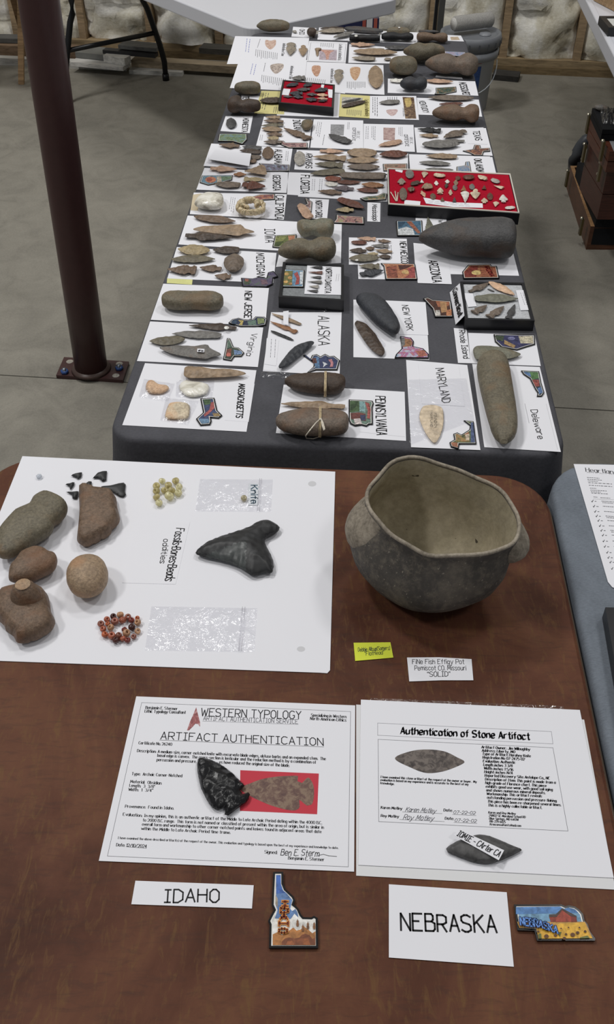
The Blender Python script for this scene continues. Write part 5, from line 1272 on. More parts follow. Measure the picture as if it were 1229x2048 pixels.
# --- the big red-felt case
big = frame_case('large black case of small points on red felt', (355, 358, 1110, 392, 1168, 638, 360, 582), .028, 'felt:#a8132a', rim=.004, depth=.001)
zb_ = big['zt']
vs_ = [q(u, v, zb_+.001) for u, v in ((357, 362), (1108, 396), (1163, 633), (364, 578))]
tube('paper_edge', [(p.x, p.y, p.z) for p in vs_], .0028, 'paper:#d8d3c8', big, n=6, closed=True)
zb_ += .0006
RC = [('ovate', 488, 373, 492, 427, 52, 'grey', 'grey rounded point near the far corner'), ('tri', 578, 422, 585, 390, 42, 'cream', 'cream notched point in the far row'), ('needle', 638, 408, 710, 413, 27, 'cream', 'long cream-pink sliver in the far row'), ('stem', 440, 425, 440, 466, 54, 'greytan', 'grey-tan triangular point near the side'), ('side', 498, 470, 542, 448, 36, 'dkbrown', 'dark brown notched point beside a white chip'), ('tri', 564, 428, 566, 453, 27, 'white', 'small white square chip left of centre'), ('corner', 655, 438, 657, 467, 28, 'white', 'tiny white arrowhead in the second row'), ('corner', 723, 432, 723, 455, 32, 'white', 'tiny white barbed arrowhead in the second row'), ('stem', 714, 484, 720, 455, 27, 'dkbrown', 'small dark point under the white barbed one'), ('ovate', 788, 410, 785, 436, 33, 'redbrown', 'dark red chip above the tan one'), ('stem', 777, 470, 776, 436, 33, 'tan', 'tan and red chip below the dark red one'), ('ovate', 828, 432, 880, 414, 40, 'redbrown', 'mottled red-brown point in the far row'), ('corner', 912, 408, 962, 436, 34, 'cream', 'cream notched point toward the far end'), ('ovate', 998, 428, 1036, 456, 34, 'ltgrey', 'pale grey speckled point at the far end'), ('tri', 1008, 470, 1064, 487, 22, 'cream', 'slim cream triangle near the end'), ('corner', 478, 494, 522, 500, 40, 'brown', 'brown notched point beside the grey oval'), ('ovate', 450, 483, 451, 560, 50, 'greybrown', 'grey-brown oval stone with a white spot'), ('side', 632, 492, 580, 478, 50, 'tan', 'speckled tan point in the middle row'), ('side', 680, 482, 678, 520, 42, 'cream', 'cream rounded point in the middle row'), ('corner', 743, 492, 742, 528, 26, 'cream', 'small cream arrowhead below the middle'), ('ovate', 770, 462, 770, 497, 29, 'grey', 'small grey chip in the middle row'), ('tri', 823, 468, 822, 502, 34, 'orange', 'orange-brown chip in the middle row'), ('ovate', 875, 458, 875, 494, 35, 'grey', 'grey triangular chip in the middle row'), ('tri', 950, 466, 948, 492, 30, 'redbrown', 'small reddish triangle right of centre'), ('stem', 895, 555, 896, 498, 64, 'cream', 'big cream stemmed point near the paper strip'), ('tri', 832, 577, 830, 513, 56, 'white', 'big white triangular point near the paper strip'), ('ovate', 634, 518, 636, 553, 36, 'brown', 'brown chip above the paper strip'), ('tri', 693, 540, 693, 564, 27, 'brown', 'tiny brown triangle above the paper strip'), ('tri', 767, 538, 766, 570, 26, 'dkgrey', 'small dark triangle above the paper strip'), ('ovate', 985, 513, 985, 558, 37, 'redbrown', 'red-brown oval chip toward the end'), ('corner', 950, 546, 950, 578, 44, 'cream', 'cream notched point in the front row'), ('corner', 1065, 528, 1068, 574, 54, 'white', 'white barbed arrowhead near the front corner'), ('tri', 1018, 600, 1022, 574, 40, 'cream', 'cream triangle in the front row'), ('needle', 1078, 612, 1137, 604, 22, 'white', 'white sliver at the front corner'), ('stem', 585, 540, 565, 503, 30, 'peach', 'pale pink tooth at the end of the paper strip')]
for a in RC: P(*a[:7], a[7]+' in the large red case', zb=zb_, full=True, r=.34)
for i, (x0, y0, x1, y1) in enumerate(((375, 505, 408, 560), (402, 500, 411, 560), (420, 508, 414, 560))):
    o = tube('quill_sliver', [q(x0, y0, zb_+.002), q(x1, y1, zb_+.002)], .0014, 'flat:#d8cdbb', n=6); tag(o, ('outer', 'middle', 'inner')[i]+' white bone sliver of three beside the oval stone', 'sliver', 'bone slivers in the large red case')
for qd, lb in (((402, 362, 450, 372, 445, 386, 405, 376), 'white chip tag at the far corner of the large red case'), ((460, 553, 558, 562, 555, 587, 458, 578), 'blank white tag at the front of the large red case')): sheet(lb, qd, z=zb_, name='tag', cat='tag')
s = sheet('long white paper strip with handwriting in the large red case', (575, 538, 760, 568, 940, 574, 942, 602, 760, 597, 592, 575), z=zb_, name='paper_strip', cat='tag'); rules(s, 605, 558, 930, 588, 2, 5, 10, 2, 'ink:#77777d')
# --- ARKANSAS, FLORIDA
vw(560, 280, 4.097)
on('ARKANSAS'); s = sheet('white sheet hand-lettered ARKANSAS', (140, 82, 1052, 112, 1050, 288, 118, 242))
write(s, 'ARKANSAS', (217, 108), (214, 230), (266, 110), 'ink', .12, jit=.2)
P('ovate', 165, 218, 160, 103, 95, 'ltgrey', 'broad whitish point at the end', r=.25); P('stem', 528, 105, 328, 100, 44, 'pinktan', 'pinkish stemmed point at the back'); P('side', 272, 152, 542, 165, 58, 'tan', 'long tan notched blade'); P('side', 288, 210, 517, 222, 58, 'olive', 'olive-tan notched blade'); P('ovate', 552, 122, 795, 125, 80, 'tan', 'broadest pale tan blade'); P('leaf', 810, 178, 546, 182, 58, 'tan', 'tan blade with a drawn-out tip'); P('leaf', 550, 232, 818, 236, 58, 'greybrown', 'grey-brown leaf blade'); P('leaf', 818, 136, 1045, 130, 68, 'redbrown', 'dark red-brown leaf blade')
magnet('Arkansas-shaped magnet in red, cream and grey', (845, 195, 1045, 192, 1042, 248, 850, 252), 'print:4a4a48,b08a6a,b0524a')
on('FLORIDA'); s = sheet('white sheet hand-lettered FLORIDA', (68, 265, 885, 290, 880, 500, 60, 448), lay=1)
sheet('lower white sheet sticking out under the FLORIDA sheet', (150, 440, 885, 460, 880, 505, 150, 464), lay=0)
write(s, 'FLORIDA', (175, 286), (172, 438), (240, 288), 'ink', .11, jit=.2); rules(s, 270, 320, 262, 440, 2, 18, 0, 3); rules(s, 330, 320, 322, 440, 2, 18, 0, 3)
P('lance', 250, 292, 528, 266, 58, 'olive', 'long olive blade at the back'); P('blunt', 488, 310, 868, 316, 66, 'greybrown', 'longest grey-brown bar-like blade', r=.45); P('ovate', 372, 326, 502, 330, 48, 'red', 'rusty red oval point'); P('leaf', 665, 355, 468, 354, 40, 'redbrown', 'dark red leaf point'); P('leaf', 368, 362, 476, 376, 40, 'white', 'white leaf point'); P('leaf', 670, 375, 854, 386, 50, 'orange', 'orange-brown leaf point'); P('stem', 428, 405, 608, 412, 48, 'purple', 'purplish-grey stemmed point'); P('lance', 628, 414, 806, 426, 42, 'redbrown', 'brown blade near the front'); P('stem', 313, 430, 508, 446, 50, 'brown', 'brown stemmed point at the front')
magnet('Florida-shaped magnet in green and orange', (657, 478, 720, 460, 800, 455, 850, 432, 880, 440, 872, 488, 700, 496), 'print:2f3a30,6a8060,d0954e')
# --- MINNESOTA, INDIANA, ALABAMA, GEORGIA, CALIFORNIA, NORTH CAROLINA
vw(380, 220, 3.8406)
on('MINNESOTA'); s = sheet('white card hand-lettered MINNESOTA', (275, 48, 485, 47, 460, 178, 235, 162), name='name_card', cat='card'); write(s, 'MINNESOTA', (412, 62), (400, 170), (452, 63), 'ink', .13, jit=.2)
P('ovate', 318, 150, 316, 73, 82, 'dkgrey', 'round dark grey point', r=.3)
magnet('Minnesota-shaped magnet in green and blue', (225, 182, 438, 183, 440, 225, 405, 262, 330, 240, 215, 238), 'print:3a5a48,7f9a5a,5f8fb0')
on('INDIANA'); s = sheet('white sheet hand-lettered INDIANA', (570, 52, 942, 75, 915, 290, 508, 277)); write(s, 'INDIANA', (795, 76), (806, 172), (846, 76), 'ink', .12, jit=.2); rules(s, 545, 190, 535, 245, 2, 15, 0, 3)
P('side', 582, 65, 694, 65, 28, 'tan', 'tan notched point at the back'); P('stem', 568, 92, 720, 98, 36, 'brown', 'second brown stemmed point'); P('stem', 550, 132, 720, 125, 34, 'olive', 'olive-grey stemmed point'); P('leaf', 553, 154, 712, 165, 44, 'tan', 'tan leaf blade in the middle'); P('stem', 588, 195, 708, 200, 40, 'brown', 'small brown stemmed point'); P('lance', 593, 222, 682, 228, 30, 'yellow', 'short yellowish point'); P('stem', 568, 255, 708, 258, 44, 'greybrown', 'grey-brown point near the magnet'); P('side', 722, 150, 914, 232, 54, 'brown', 'large brown notched blade')
stone('stone', 'olive rounded stone on the INDIANA sheet', 'stone', (855, 115, 870, 85, 905, 75, 943, 82, 944, 115, 925, 148, 885, 155, 862, 140), .6, 'stone:olive')
magnet('Indiana-shaped magnet in pink and black', (690, 235, 720, 235, 735, 250, 905, 250, 905, 290, 760, 290, 700, 265), 'print:2a2a2e,b0757a,d8b09a')
on('ALABAMA'); s = sheet('white sheet hand-lettered ALABAMA', (165, 258, 790, 295, 765, 470, 105, 430)); write(s, 'ALABAMA', (655, 302), (650, 425), (708, 304), 'ink', .12, jit=.2); rules(s, 742, 315, 735, 410, 2, 14, 1, 3)
P('stem', 225, 278, 382, 288, 46, 'brown', 'brown stemmed point at the back'); P('lance', 403, 292, 550, 302, 40, 'dkgrey', 'dark grey lance point'); P('lance', 383, 320, 548, 336, 40, 'dkbrown', 'dark brown lance point'); P('lance', 462, 362, 542, 378, 40, 'greybrown', 'grey-brown point beside the folded paper'); P('lance', 455, 398, 512, 404, 36, 'brown', 'short brown point beside the folded paper'); P('ovate', 598, 388, 602, 297, 90, 'brown', 'broad brown ovate point', r=.3); P('leaf', 143, 380, 470, 430, 34, 'greytan', 'long pale blade under the folded paper')
fz = sheet('folded blank white paper propped on blades', (195, 305, 472, 336, 456, 432, 140, 378), z=ZT+.012, name='folded_paper', cat='paper', t=.0005)
magnet('Alabama-shaped magnet in green and purple', (530, 408, 765, 420, 762, 468, 575, 470, 560, 440), 'print:3a4a38,7a6a8a,8fb0c8')
on('GEORGIA'); s = sheet('white sheet hand-lettered GEORGIA', (112, 445, 760, 480, 742, 638, 50, 612)); write(s, 'GEORGIA', (640, 500), (642, 618), (692, 501), 'ink', .12, jit=.2)
P('stem', 362, 470, 160, 462, 56, 'pinktan', 'pinkish-tan stemmed blade at the back'); P('stem', 434, 505, 338, 504, 40, 'orange', 'small amber-brown stemmed point'); P('tri', 423, 492, 580, 480, 88, 'tan', 'broad tan triangular point'); P('side', 584, 545, 418, 540, 40, 'yellow', 'yellowish notched point'); P('corner', 580, 606, 408, 590, 74, 'redbrown', 'dark red-brown notched point'); P('lance', 186, 578, 388, 590, 56, 'greybrown', 'grey-brown lance point by the magnet')
magnet('Georgia-shaped magnet with a peach and blue sky', (95, 502, 330, 500, 325, 535, 230, 560, 140, 575, 75, 555, 85, 525), 'flat:#5f8fa8', [(ell(160, 535, 42, 24), 'flat:#d67a45'), (ell(150, 535, 22, 15), 'flat:#a8442e'), ((240, 510, 320, 508, 318, 530, 250, 545), 'flat:#6f8f6a'), ((205, 512, 240, 508, 245, 550, 210, 555), 'flat:#c9b9a0')])
on('CALIFORNIA'); s = sheet('white sheet hand-lettered CALIFORNIA', (30, 635, 745, 648, 722, 843, 0, 800)); write(s, 'CALIFORNIA', (664, 656), (655, 836), (722, 658), 'ink', .11, jit=.2)
patch(s, (25, 650, 90, 640, 60, 775, 5, 770), 'paper:#cdbfa4', name='tan_stain')
sh_ = stone('abalone_shell', 'pearly white abalone shell on the CALIFORNIA sheet', 'shell', (38, 712, 75, 655, 150, 630, 235, 635, 260, 680, 256, 745, 190, 768, 90, 757, 45, 737), .38, 'shell', rough=.002)
n_ = sheet('small handwritten note between the shell and the bead string', (300, 655, 372, 672, 335, 805, 285, 790), lay=2, name='note', cat='note'); rules(n_, 318, 668, 300, 790, 3, 15, 3, 3, 'ink:#77777d')
magnet('California-shaped magnet in red, orange and blue', (390, 690, 460, 670, 540, 648, 655, 645, 655, 685, 560, 690, 510, 705, 430, 712), 'print:4a4a58,b0524a,dd9a55')
bs_ = empty('bead_string', q(475, 765, ZT+.002)); tag(bs_, 'coiled string of cream shell beads on the CALIFORNIA sheet', 'beads')
proto = None; rr = random.Random(9); cnt = 0
def shellbead(p, r, ang):
    global proto
    if proto is None:
        pr = [(r*.3, -r*.35), (r*.3, r*.35), (r*.85, r*.38), (r, r*.2), (r, -r*.2), (r*.85, -r*.38), (r*.3, -r*.35)]
        o = lathe('shell_bead', pr, 'bead:#cdbb98', (0, 0, 0), n=12, rot=Matrix.Rotation(math.pi/2, 3, 'X')); proto = o; o.parent = bs_
    else: o = proto.copy(); link(o, bs_)
    o.location = p-bs_.location; o.rotation_euler = (rr.uniform(-.2, .2), rr.uniform(-.2, .2), ang)
for k in range(34):
    a = math.radians(-40+k*9.4); u, v = 468+102*math.cos(a), 765+46*math.sin(a)
    shellbead(q(u, v, ZT+.0105), .0078, a+math.pi/2)
for k in range(26):
    a = math.radians(-250+k*11); u, v = 462+60*math.cos(a), 752+34*math.sin(a)-8; shellbead(q(u, v, ZT+.014), .0076, a+.5)
film('clear plastic film under the shell bead string', (400, 705, 660, 700, 650, 840, 380, 815), z=ZT+.0016, amp=.001, zipline=False)
on('NORTH CAROLINA'); s = sheet('white card hand-lettered NORTH CAROLINA', (920, 680, 1070, 688, 1055, 842, 925, 835), name='name_card', cat='card'); write(s, 'NORTH CAROL', (968, 694), (968, 830), (1014, 695), 'ink', .12, jit=.2)
P('blunt', 846, 735, 922, 845, 74, 'pinktan', 'pinkish-tan blunt blade beside the NORTH CAROLINA card', full=True, r=.4)
magnet('North Carolina-shaped magnet in red and grey', (885, 672, 942, 705, 935, 782, 890, 760, 868, 735, 900, 720), 'print:4a4a50,a06a68,cfc9c4')
# --- MISSISSIPPI
vw(660, 220, 3.0725)
s = sheet('small white card hand-lettered Mississippi', (232, 568, 312, 572, 310, 688, 230, 685), name='name_card', cat='card'); write(s, 'Mississippi', (263, 580), (266, 680), (290, 581), 'ink', .14, jit=.2)
P('lance', 210, 614, 58, 556, 52, 'redbrown', 'mottled red chert blade beside the Mississippi card', full=True); P('corner', 36, 622, 147, 622, 36, 'yellow', 'olive-yellow barbed point beside the Mississippi card', full=True)
magnet('Mississippi-shaped magnet in pink and yellow-green', (40, 640, 60, 645, 210, 655, 212, 700, 20, 692, 38, 670), 'print:2f3034,c07a78,a8a868')
# --- WYOMING, ARIZONA, NEW MEXICO
vw(680, 390, 2.9976)
on('WYOMING'); s = sheet('white card hand-lettered WYOMING under the big maul', (455, 138, 640, 143, 642, 245, 455, 230), name='name_card', cat='card'); write(s, 'WYOMING', (592, 150), (592, 262), (618, 150), 'ink', .13)
P('tri', 528, 140, 545, 224, 64, 'greengrey', 'grey-green triangular point')
magnet('Wyoming magnet with white bison on blue', (338, 155, 495, 152, 500, 243, 345, 243), 'flat:#3f7290', [((350, 205, 400, 190, 440, 205, 450, 238, 350, 238), 'flat:#cfd4d6'), ((400, 160, 430, 158, 485, 225, 470, 232), 'flat:#b0603a'), ((350, 160, 395, 160, 370, 190, 350, 195), 'flat:#2f5570')])
stone('stone_maul', 'huge smooth dark grey stone maul beside the red case', AX, (468, 285, 490, 250, 570, 205, 700, 160, 850, 137, 960, 133, 1020, 145, 1050, 180, 1058, 260, 1050, 340, 1020, 372, 920, 378, 800, 380, 700, 370, 600, 345, 510, 310), .72, 'stone:dkgrey', groove=(850, 60, .05), rough=.001, n=36, K=24)
on('ARIZONA'); s = sheet('white sheet under the huge stone maul', (442, 288, 1040, 345, 1076, 485, 455, 470)); c = sheet('white card hand-lettered ARIZONIA', (453, 390, 655, 390, 672, 535, 468, 528), lay=3, name='name_card', cat='card'); write(c, 'ARIZONIA', (532, 392), (560, 523), (582, 392), 'ink', .11, jit=.2)
magnet('Arizona-shaped magnet with a red desert sunset', (770, 418, 905, 415, 912, 425, 942, 425, 958, 498, 742, 500, 735, 460), 'flat:#b06a38', [((748, 460, 790, 425, 830, 425, 820, 490, 750, 492), 'flat:#8a3020'), (ell(820, 465, 30, 14), 'flat:#e0c060'), ((840, 425, 930, 432, 945, 490, 850, 490), 'flat:#a8582c')], [('ARIZONA', (868, 428), (905, 488), (890, 424), 'ink:#7a2420', .2)])
on('NEW MEXICO'); s = sheet('white sheet hand-lettered NEW MEXICO', (55, 255, 402, 263, 412, 415, 55, 418)); sheet('second white sheet below the NEW MEXICO points', (108, 412, 265, 410, 272, 506, 112, 504), lay=0)
write(s, 'NEW MEXICO', (362, 278), (370, 408), (398, 280), 'ink', .12, jit=.2); rules(s, 308, 300, 312, 380, 1, 0, 0, 3)
P('side', 105, 264, 215, 270, 27, 'pinktan', 'pinkish point at the back'); P('ovate', 68, 288, 162, 292, 27, 'redbrown', 'dark red oval point'); P('stem', 308, 286, 230, 279, 24, 'brown', 'small brown stemmed point'); P('side', 188, 308, 293, 312, 24, 'grey', 'slim grey point'); P('corner', 153, 325, 207, 325, 27, 'brown', 'small brown notched point in the middle'); P('corner', 58, 340, 160, 342, 34, 'dkbrown', 'dark barbed point'); P('stem', 213, 335, 315, 346, 30, 'tan', 'tan stemmed point'); P('stem', 163, 357, 230, 360, 24, 'yellow', 'small yellowish point')
o = P('leaf', 242, 385, 56, 392, 48, 'olive', 'largest dark olive blade with a white dot'); ST(102, 390, 9, o)
P('lance', 233, 371, 305, 378, 27, 'dkbrown', 'dark brown blade by the lettering'); P('side', 116, 432, 238, 436, 38, 'olive', 'olive-brown notched point at the front'); P('corner', 262, 460, 122, 484, 46, 'slate', 'black barbed point at the front')
magnet('New Mexico-shaped magnet in orange and red', (245, 408, 452, 412, 467, 505, 275, 505, 262, 425), 'flat:#c8763c', [((280, 430, 340, 425, 350, 495, 290, 495), 'flat:#9a4a2c'), ((350, 420, 440, 420, 400, 440, 360, 450), 'flat:#5a2a24'), (ell(395, 462, 24, 12), 'flat:#e0b258'), ((405, 440, 450, 430, 455, 495, 385, 498, 420, 475), 'flat:#b0403a')])
# --- CONNECTICUT case
cc = frame_case('black case of grey points on white cotton', (722, 518, 1108, 525, 1170, 753, 752, 746), .024, 'cotton', rim=.006, depth=.003); zc_ = cc['zt']+.0006
for a in (('stem', 897, 530, 776, 586, 44, 'greybrown', 'grey-brown stemmed point at the far side'), ('leaf', 1048, 607, 894, 528, 44, 'peach', 'peach-coloured leaf point'), ('lance', 1068, 632, 808, 630, 54, 'greengrey', 'long grey-green stemmed blade'), ('side', 882, 666, 803, 712, 47, 'greybrown', 'first small notched point in the front row'), ('side', 984, 673, 893, 737, 50, 'greybrown', 'middle notched point in the front row'), ('side', 1050, 660, 1010, 747, 47, 'dkgrey', 'dark notched point in the front corner'), ('needle', 886, 564, 927, 581, 9, 'dkgrey', 'thin dark needle')):
    P(*a[:7], a[7]+' in the white cotton case', zb=zc_, full=True)
sheet('blank white tag in the white cotton case', (742, 588, 798, 590, 822, 668, 770, 672), z=zc_+.001, name='tag', cat='tag')
t_ = sheet('handwritten tag in the white cotton case', (1057, 572, 1105, 570, 1140, 690, 1085, 692), z=zc_+.001, name='tag', cat='tag'); rules(t_, 1085, 585, 1118, 680, 2, 14, 0, 2, 'ink:#77777d')
# card leaning on the case
A_, B_, C_, D_ = q(660, 585, ZT+.002), q(720, 530, ZT+.024), q(750, 722, ZT+.024), q(695, 778, ZT+.002)
ct = mk('name_card', [A_, B_, C_, D_, A_+Vector((0, 0, .0005)), B_+Vector((0, 0, .0005)), C_+Vector((0, 0, .0005)), D_+Vector((0, 0, .0005))], [(0, 1, 2, 3), (4, 5, 6, 7), (0, 1, 5, 4), (1, 2, 6, 5), (2, 3, 7, 6), (3, 0, 4, 7)], 'paper'); tag(ct, 'white card hand-lettered Connecticut leaning on the cotton case', 'card')
lt = write(ct, 'Connecticut', (683, 578), (718, 738), (707, 556), 'ink', .085, z=ZT+.0, jit=.2)
e1_, e2_ = (B_-A_), (D_-A_); nr = e1_.cross(e2_).normalized(); nr = nr if nr.z > 0 else -nr
base_ = abs_loc(lt)
for v_ in lt.data.vertices:      # lay the strokes on the sloping card
    w_ = v_.co+base_; px, py = to_px(w_); d_ = FW+RT*((px-CX)/FPX)-UP*((py-CY)/FPX); t = (A_+Vector((0, 0, .0005))-CAMP).dot(nr)/d_.dot(nr); w2 = CAMP+d_*t+nr*.003; v_.co = w2-base_
magnet('brown and orange state magnet beside the Connecticut card', (500, 620, 530, 612, 560, 628, 668, 635, 680, 730, 570, 730, 555, 680), 'flat:#5a3222', [((575, 635, 660, 640, 655, 665, 590, 670), 'flat:#b0602c'), ((600, 640, 640, 640, 645, 700, 610, 705), 'flat:#c08a48'), ((575, 690, 600, 690, 605, 722, 575, 722), 'flat:#d8d0c4'), ((640, 690, 670, 685, 672, 722, 640, 724), 'flat:#d07a34')])
# --- RHODE ISLAND, DELAWARE, MARYLAND
vw(790, 560, 3.5114)
c = sheet('white card hand-lettered Rhode Island', (415, 338, 505, 345, 535, 585, 445, 583), name='name_card', cat='card'); write(c, 'Rhode Island', (452, 352), (484, 550), (491, 352), 'ink', .11, jit=.25)
sheet('white sheet under the green-grey point marked Rhode Island', (515, 372, 985, 388, 1027, 605, 535, 585))
stone('stone_knife', 'green-grey stone blade under the tip of the long pestle', 'stone knife', (552, 485, 575, 460, 650, 460, 750, 470, 830, 492, 887, 522, 800, 555, 700, 548, 580, 562, 555, 522), .22, 'stone:greengrey', lens=True)
magnet('purple and cream state magnet on the Rhode Island sheet', (695, 380, 985, 385, 988, 450, 920, 470, 860, 490, 750, 470, 705, 430), 'flat:#3a3a6a', [((870, 395, 970, 392, 975, 445, 885, 445), 'flat:#cfc3a0'), ((705, 390, 770, 392, 760, 430, 715, 420), 'flat:#4a5a40'), ((770, 420, 850, 460, 840, 478, 770, 450), 'flat:#b08a4a'), (ell(820, 410, 26, 12), 'flat:#7a7ab0')])
on('Deleware'); s = sheet('white sheet hand-lettered Deleware under the long pestle', (545, 590, 1020, 612, 1168, 1208, 630, 1175)); stroke(s, (915, 868, 945, 1005), 2, 'ink:#8a8a90'); stroke(s, (1065, 870, 1145, 1190), 2, 'ink:#c5c5c9')
write(s, 'Deleware', (955, 912), (1008, 1116), (1000, 910), 'ink', .09, jit=.3)
stone('stone_pestle', 'long grey-brown cylindrical stone pestle on the Deleware sheet', 'pestle', (578, 595, 600, 545, 660, 508, 740, 512, 785, 548, 805, 605, 832, 760, 860, 950, 862, 1050, 840, 1110, 790, 1146, 740, 1143, 700, 1108, 660, 1000, 610, 800, 585, 680), .62, 'stone:olive', rough=.0006, n=40, K=24)
magnet('Delaware-shaped magnet in green, red and blue', (888, 635, 1015, 640, 1030, 720, 1052, 790, 1035, 815, 1000, 815, 1005, 790, 985, 760, 950, 690, 905, 660), 'flat:#3a4a5a', [((930, 645, 1008, 648, 1012, 690, 970, 700), 'flat:#5a8a48'), ((905, 645, 950, 650, 960, 680, 925, 665), 'flat:#4a7ab0'), ((965, 700, 1012, 700, 1020, 745, 990, 750), 'flat:#a8483a'), ((1005, 760, 1030, 750, 1042, 790, 1015, 800), 'flat:#5a8ac8')], rim=.0018)
on('MARYLAND'); s = sheet('white sheet under the pale point marked MARYLAND', (80, 562, 510, 598, 603, 1195, 115, 1175)); c = sheet('white card hand-lettered MARYLAND', (165, 592, 450, 602, 493, 888, 190, 870), lay=3, name='name_card', cat='card'); write(c, 'MARYLAND', (286, 622), (336, 864), (342, 616), 'ink', .085, jit=.3)
o = stone('stone_point', 'pale pinkish ovate stone point on the MARYLAND sheet', 'stone point', (180, 920, 205, 884, 260, 880, 325, 890, 343, 950, 335, 1050, 288, 1142, 240, 1110, 195, 1030, 175, 970), .16, 'flint:cream', lens=True, rough=.0008)
o['zt'] = ZT+.0125; write(o, 'FOUND IN', (275, 935), (280, 1035), (293, 935), SF, .1); write(o, 'MARYLAND', (250, 930), (250, 1030), (266, 930), SF, .1)
film('clear zip bag under the MARYLAND point', (95, 700, 505, 690, 560, 985, 105, 1160), z=ZT+.0024, amp=.0016, zipline=False)
magnet('Maryland-shaped magnet with lighthouse colours', (485, 985, 555, 992, 575, 1150, 455, 1150, 450, 1185, 395, 1170, 385, 1140, 420, 1120, 412, 1080, 440, 1070, 470, 1085, 525, 1050, 530, 1020), 'flat:#6a7a4a', [((535, 1000, 550, 1000, 565, 1140, 535, 1140), 'flat:#4a5f90'), ((430, 1080, 470, 1092, 520, 1065, 525, 1135, 430, 1135), 'print:4a5a38,c09a48,b04a3a'), ((395, 1140, 440, 1140, 445, 1175, 405, 1165), 'flat:#b0683c'), ((495, 1085, 525, 1080, 525, 1125, 500, 1125), 'flat:#d8c0a0')], rim=.0018)
# --- NEW YORK
vw(0, 0, 1)
sheet('white sheet under the black celt marked NEW YORK', (707.4, 599.5, 851.8, 605.2, 859.2, 720, 707.4, 714.6), lay=1)
vw(680, 390, 2.9976)
c = sheet('white card hand-lettered NEW YORK', (275, 633, 515, 643, 532, 840, 355, 836), lay=3, name='name_card', cat='card'); write(c, 'NEW YORK', (373, 660), (402, 810), (410, 661), 'ink', .1, jit=.25)
stone('stone_celt', 'smooth black polished celt beside the NEW YORK card', AX, (98, 618, 130, 602, 180, 598, 240, 616, 290, 660, 340, 740, 363, 800, 345, 831, 310, 835, 260, 802, 190, 742, 130, 672), .6, 'stone:slate', rough=.0006, power=.6)
vw(510, 580, 3.8406)
stone('stone_knife', 'dark brown leaf-shaped blade below the black celt', 'stone knife', (770, 252, 790, 235, 850, 255, 920, 330, 970, 410, 998, 465, 987, 500, 950, 498, 880, 440, 810, 340, 775, 278), .3, 'flint:dkbrown', lens=True, flat=True)
film('thin clear bag around the dark leaf blade', (770, 225, 850, 235, 1010, 420, 960, 515), z=ZT+.0024, amp=.0018, zipline=False)
vw(790, 560, 3.5114)
magnet('New York-shaped magnet with guitar and shiny foil', (38, 393, 115, 405, 135, 430, 130, 465, 200, 480, 240, 520, 240, 548, 0, 545, 10, 520, 50, 480), 'holo', [((45, 405, 110, 415, 125, 435, 115, 465, 60, 470), 'flat:#a06a3a'), ((45, 405, 70, 405, 72, 455, 50, 470), 'flat:#7a7a78'), ((150, 500, 200, 490, 232, 530, 170, 540), 'flat:#c0644a')], white=False)
# --- ALASKA
vw(510, 580, 3.8406)
on('ALASKA'); s = sheet('white sheet hand-lettered ALASKA', (125, 172, 668, 172, 652, 655, 62, 625)); write(s, 'ALASKA', (488, 200), (488, 424), (570, 202), 'ink', .07, jit=.2)
P('lance', 128, 184, 355, 270, 30, 'tan', 'light brown bone point at the back'); P('side', 118, 247, 320, 330, 38, 'orange', 'orange-brown notched point'); P('needle', 124, 317, 297, 390, 22, 'black', 'slim black ground point'); 
stone('stone_knife', 'large glossy black crescent blade on the ALASKA sheet', 'stone knife', (455, 408, 440, 395, 380, 400, 310, 430, 250, 490, 205, 550, 182, 590, 200, 603, 260, 578, 340, 512, 400, 462), .5, 'flint:slate', lens=True, flat=True)
c = sheet('small handwritten note on the ALASKA sheet', (92, 370, 185, 385, 165, 583, 75, 570), lay=3, name='note', cat='note'); rules(c, 160, 378, 150, 560, 2, -32, -2, 3, 'ink:#6a6a70')
sheet('white tag strip laid over the bone point', (218, 165, 260, 160, 258, 270, 220, 262), z=ZT+.009, name='tag', cat='tag')
film('clear plastic bag edge below the ALASKA sheet', (60, 610, 300, 640, 290, 680, 38, 668), z=ZT+.002, amp=.004, zipline=False)
film('clear zip bag in front of the NORTH DAKOTA case', (335, 95, 530, 85, 572, 168, 330, 168), z=ZT+.002, amp=.004)
magnet('Alaska-shaped magnet with white bird on dark blue', (372, 500, 388, 496, 428, 528, 440, 500, 475, 492, 505, 510, 540, 490, 575, 508, 610, 505, 655, 540, 635, 612, 470, 612, 400, 635, 450, 590, 455, 560), 'flat:#34406e', [((450, 520, 490, 510, 500, 600, 465, 600), 'flat:#4a80b0'), ((440, 525, 470, 520, 478, 560, 450, 565), 'flat:#6a3a34'), ((520, 550, 545, 560, 560, 570, 540, 580, 525, 595, 530, 575), 'flat:#d8dde4'), ((565, 535, 590, 530, 605, 560, 600, 590, 575, 592, 585, 565), 'flat:#c87880')], rim=.0022)
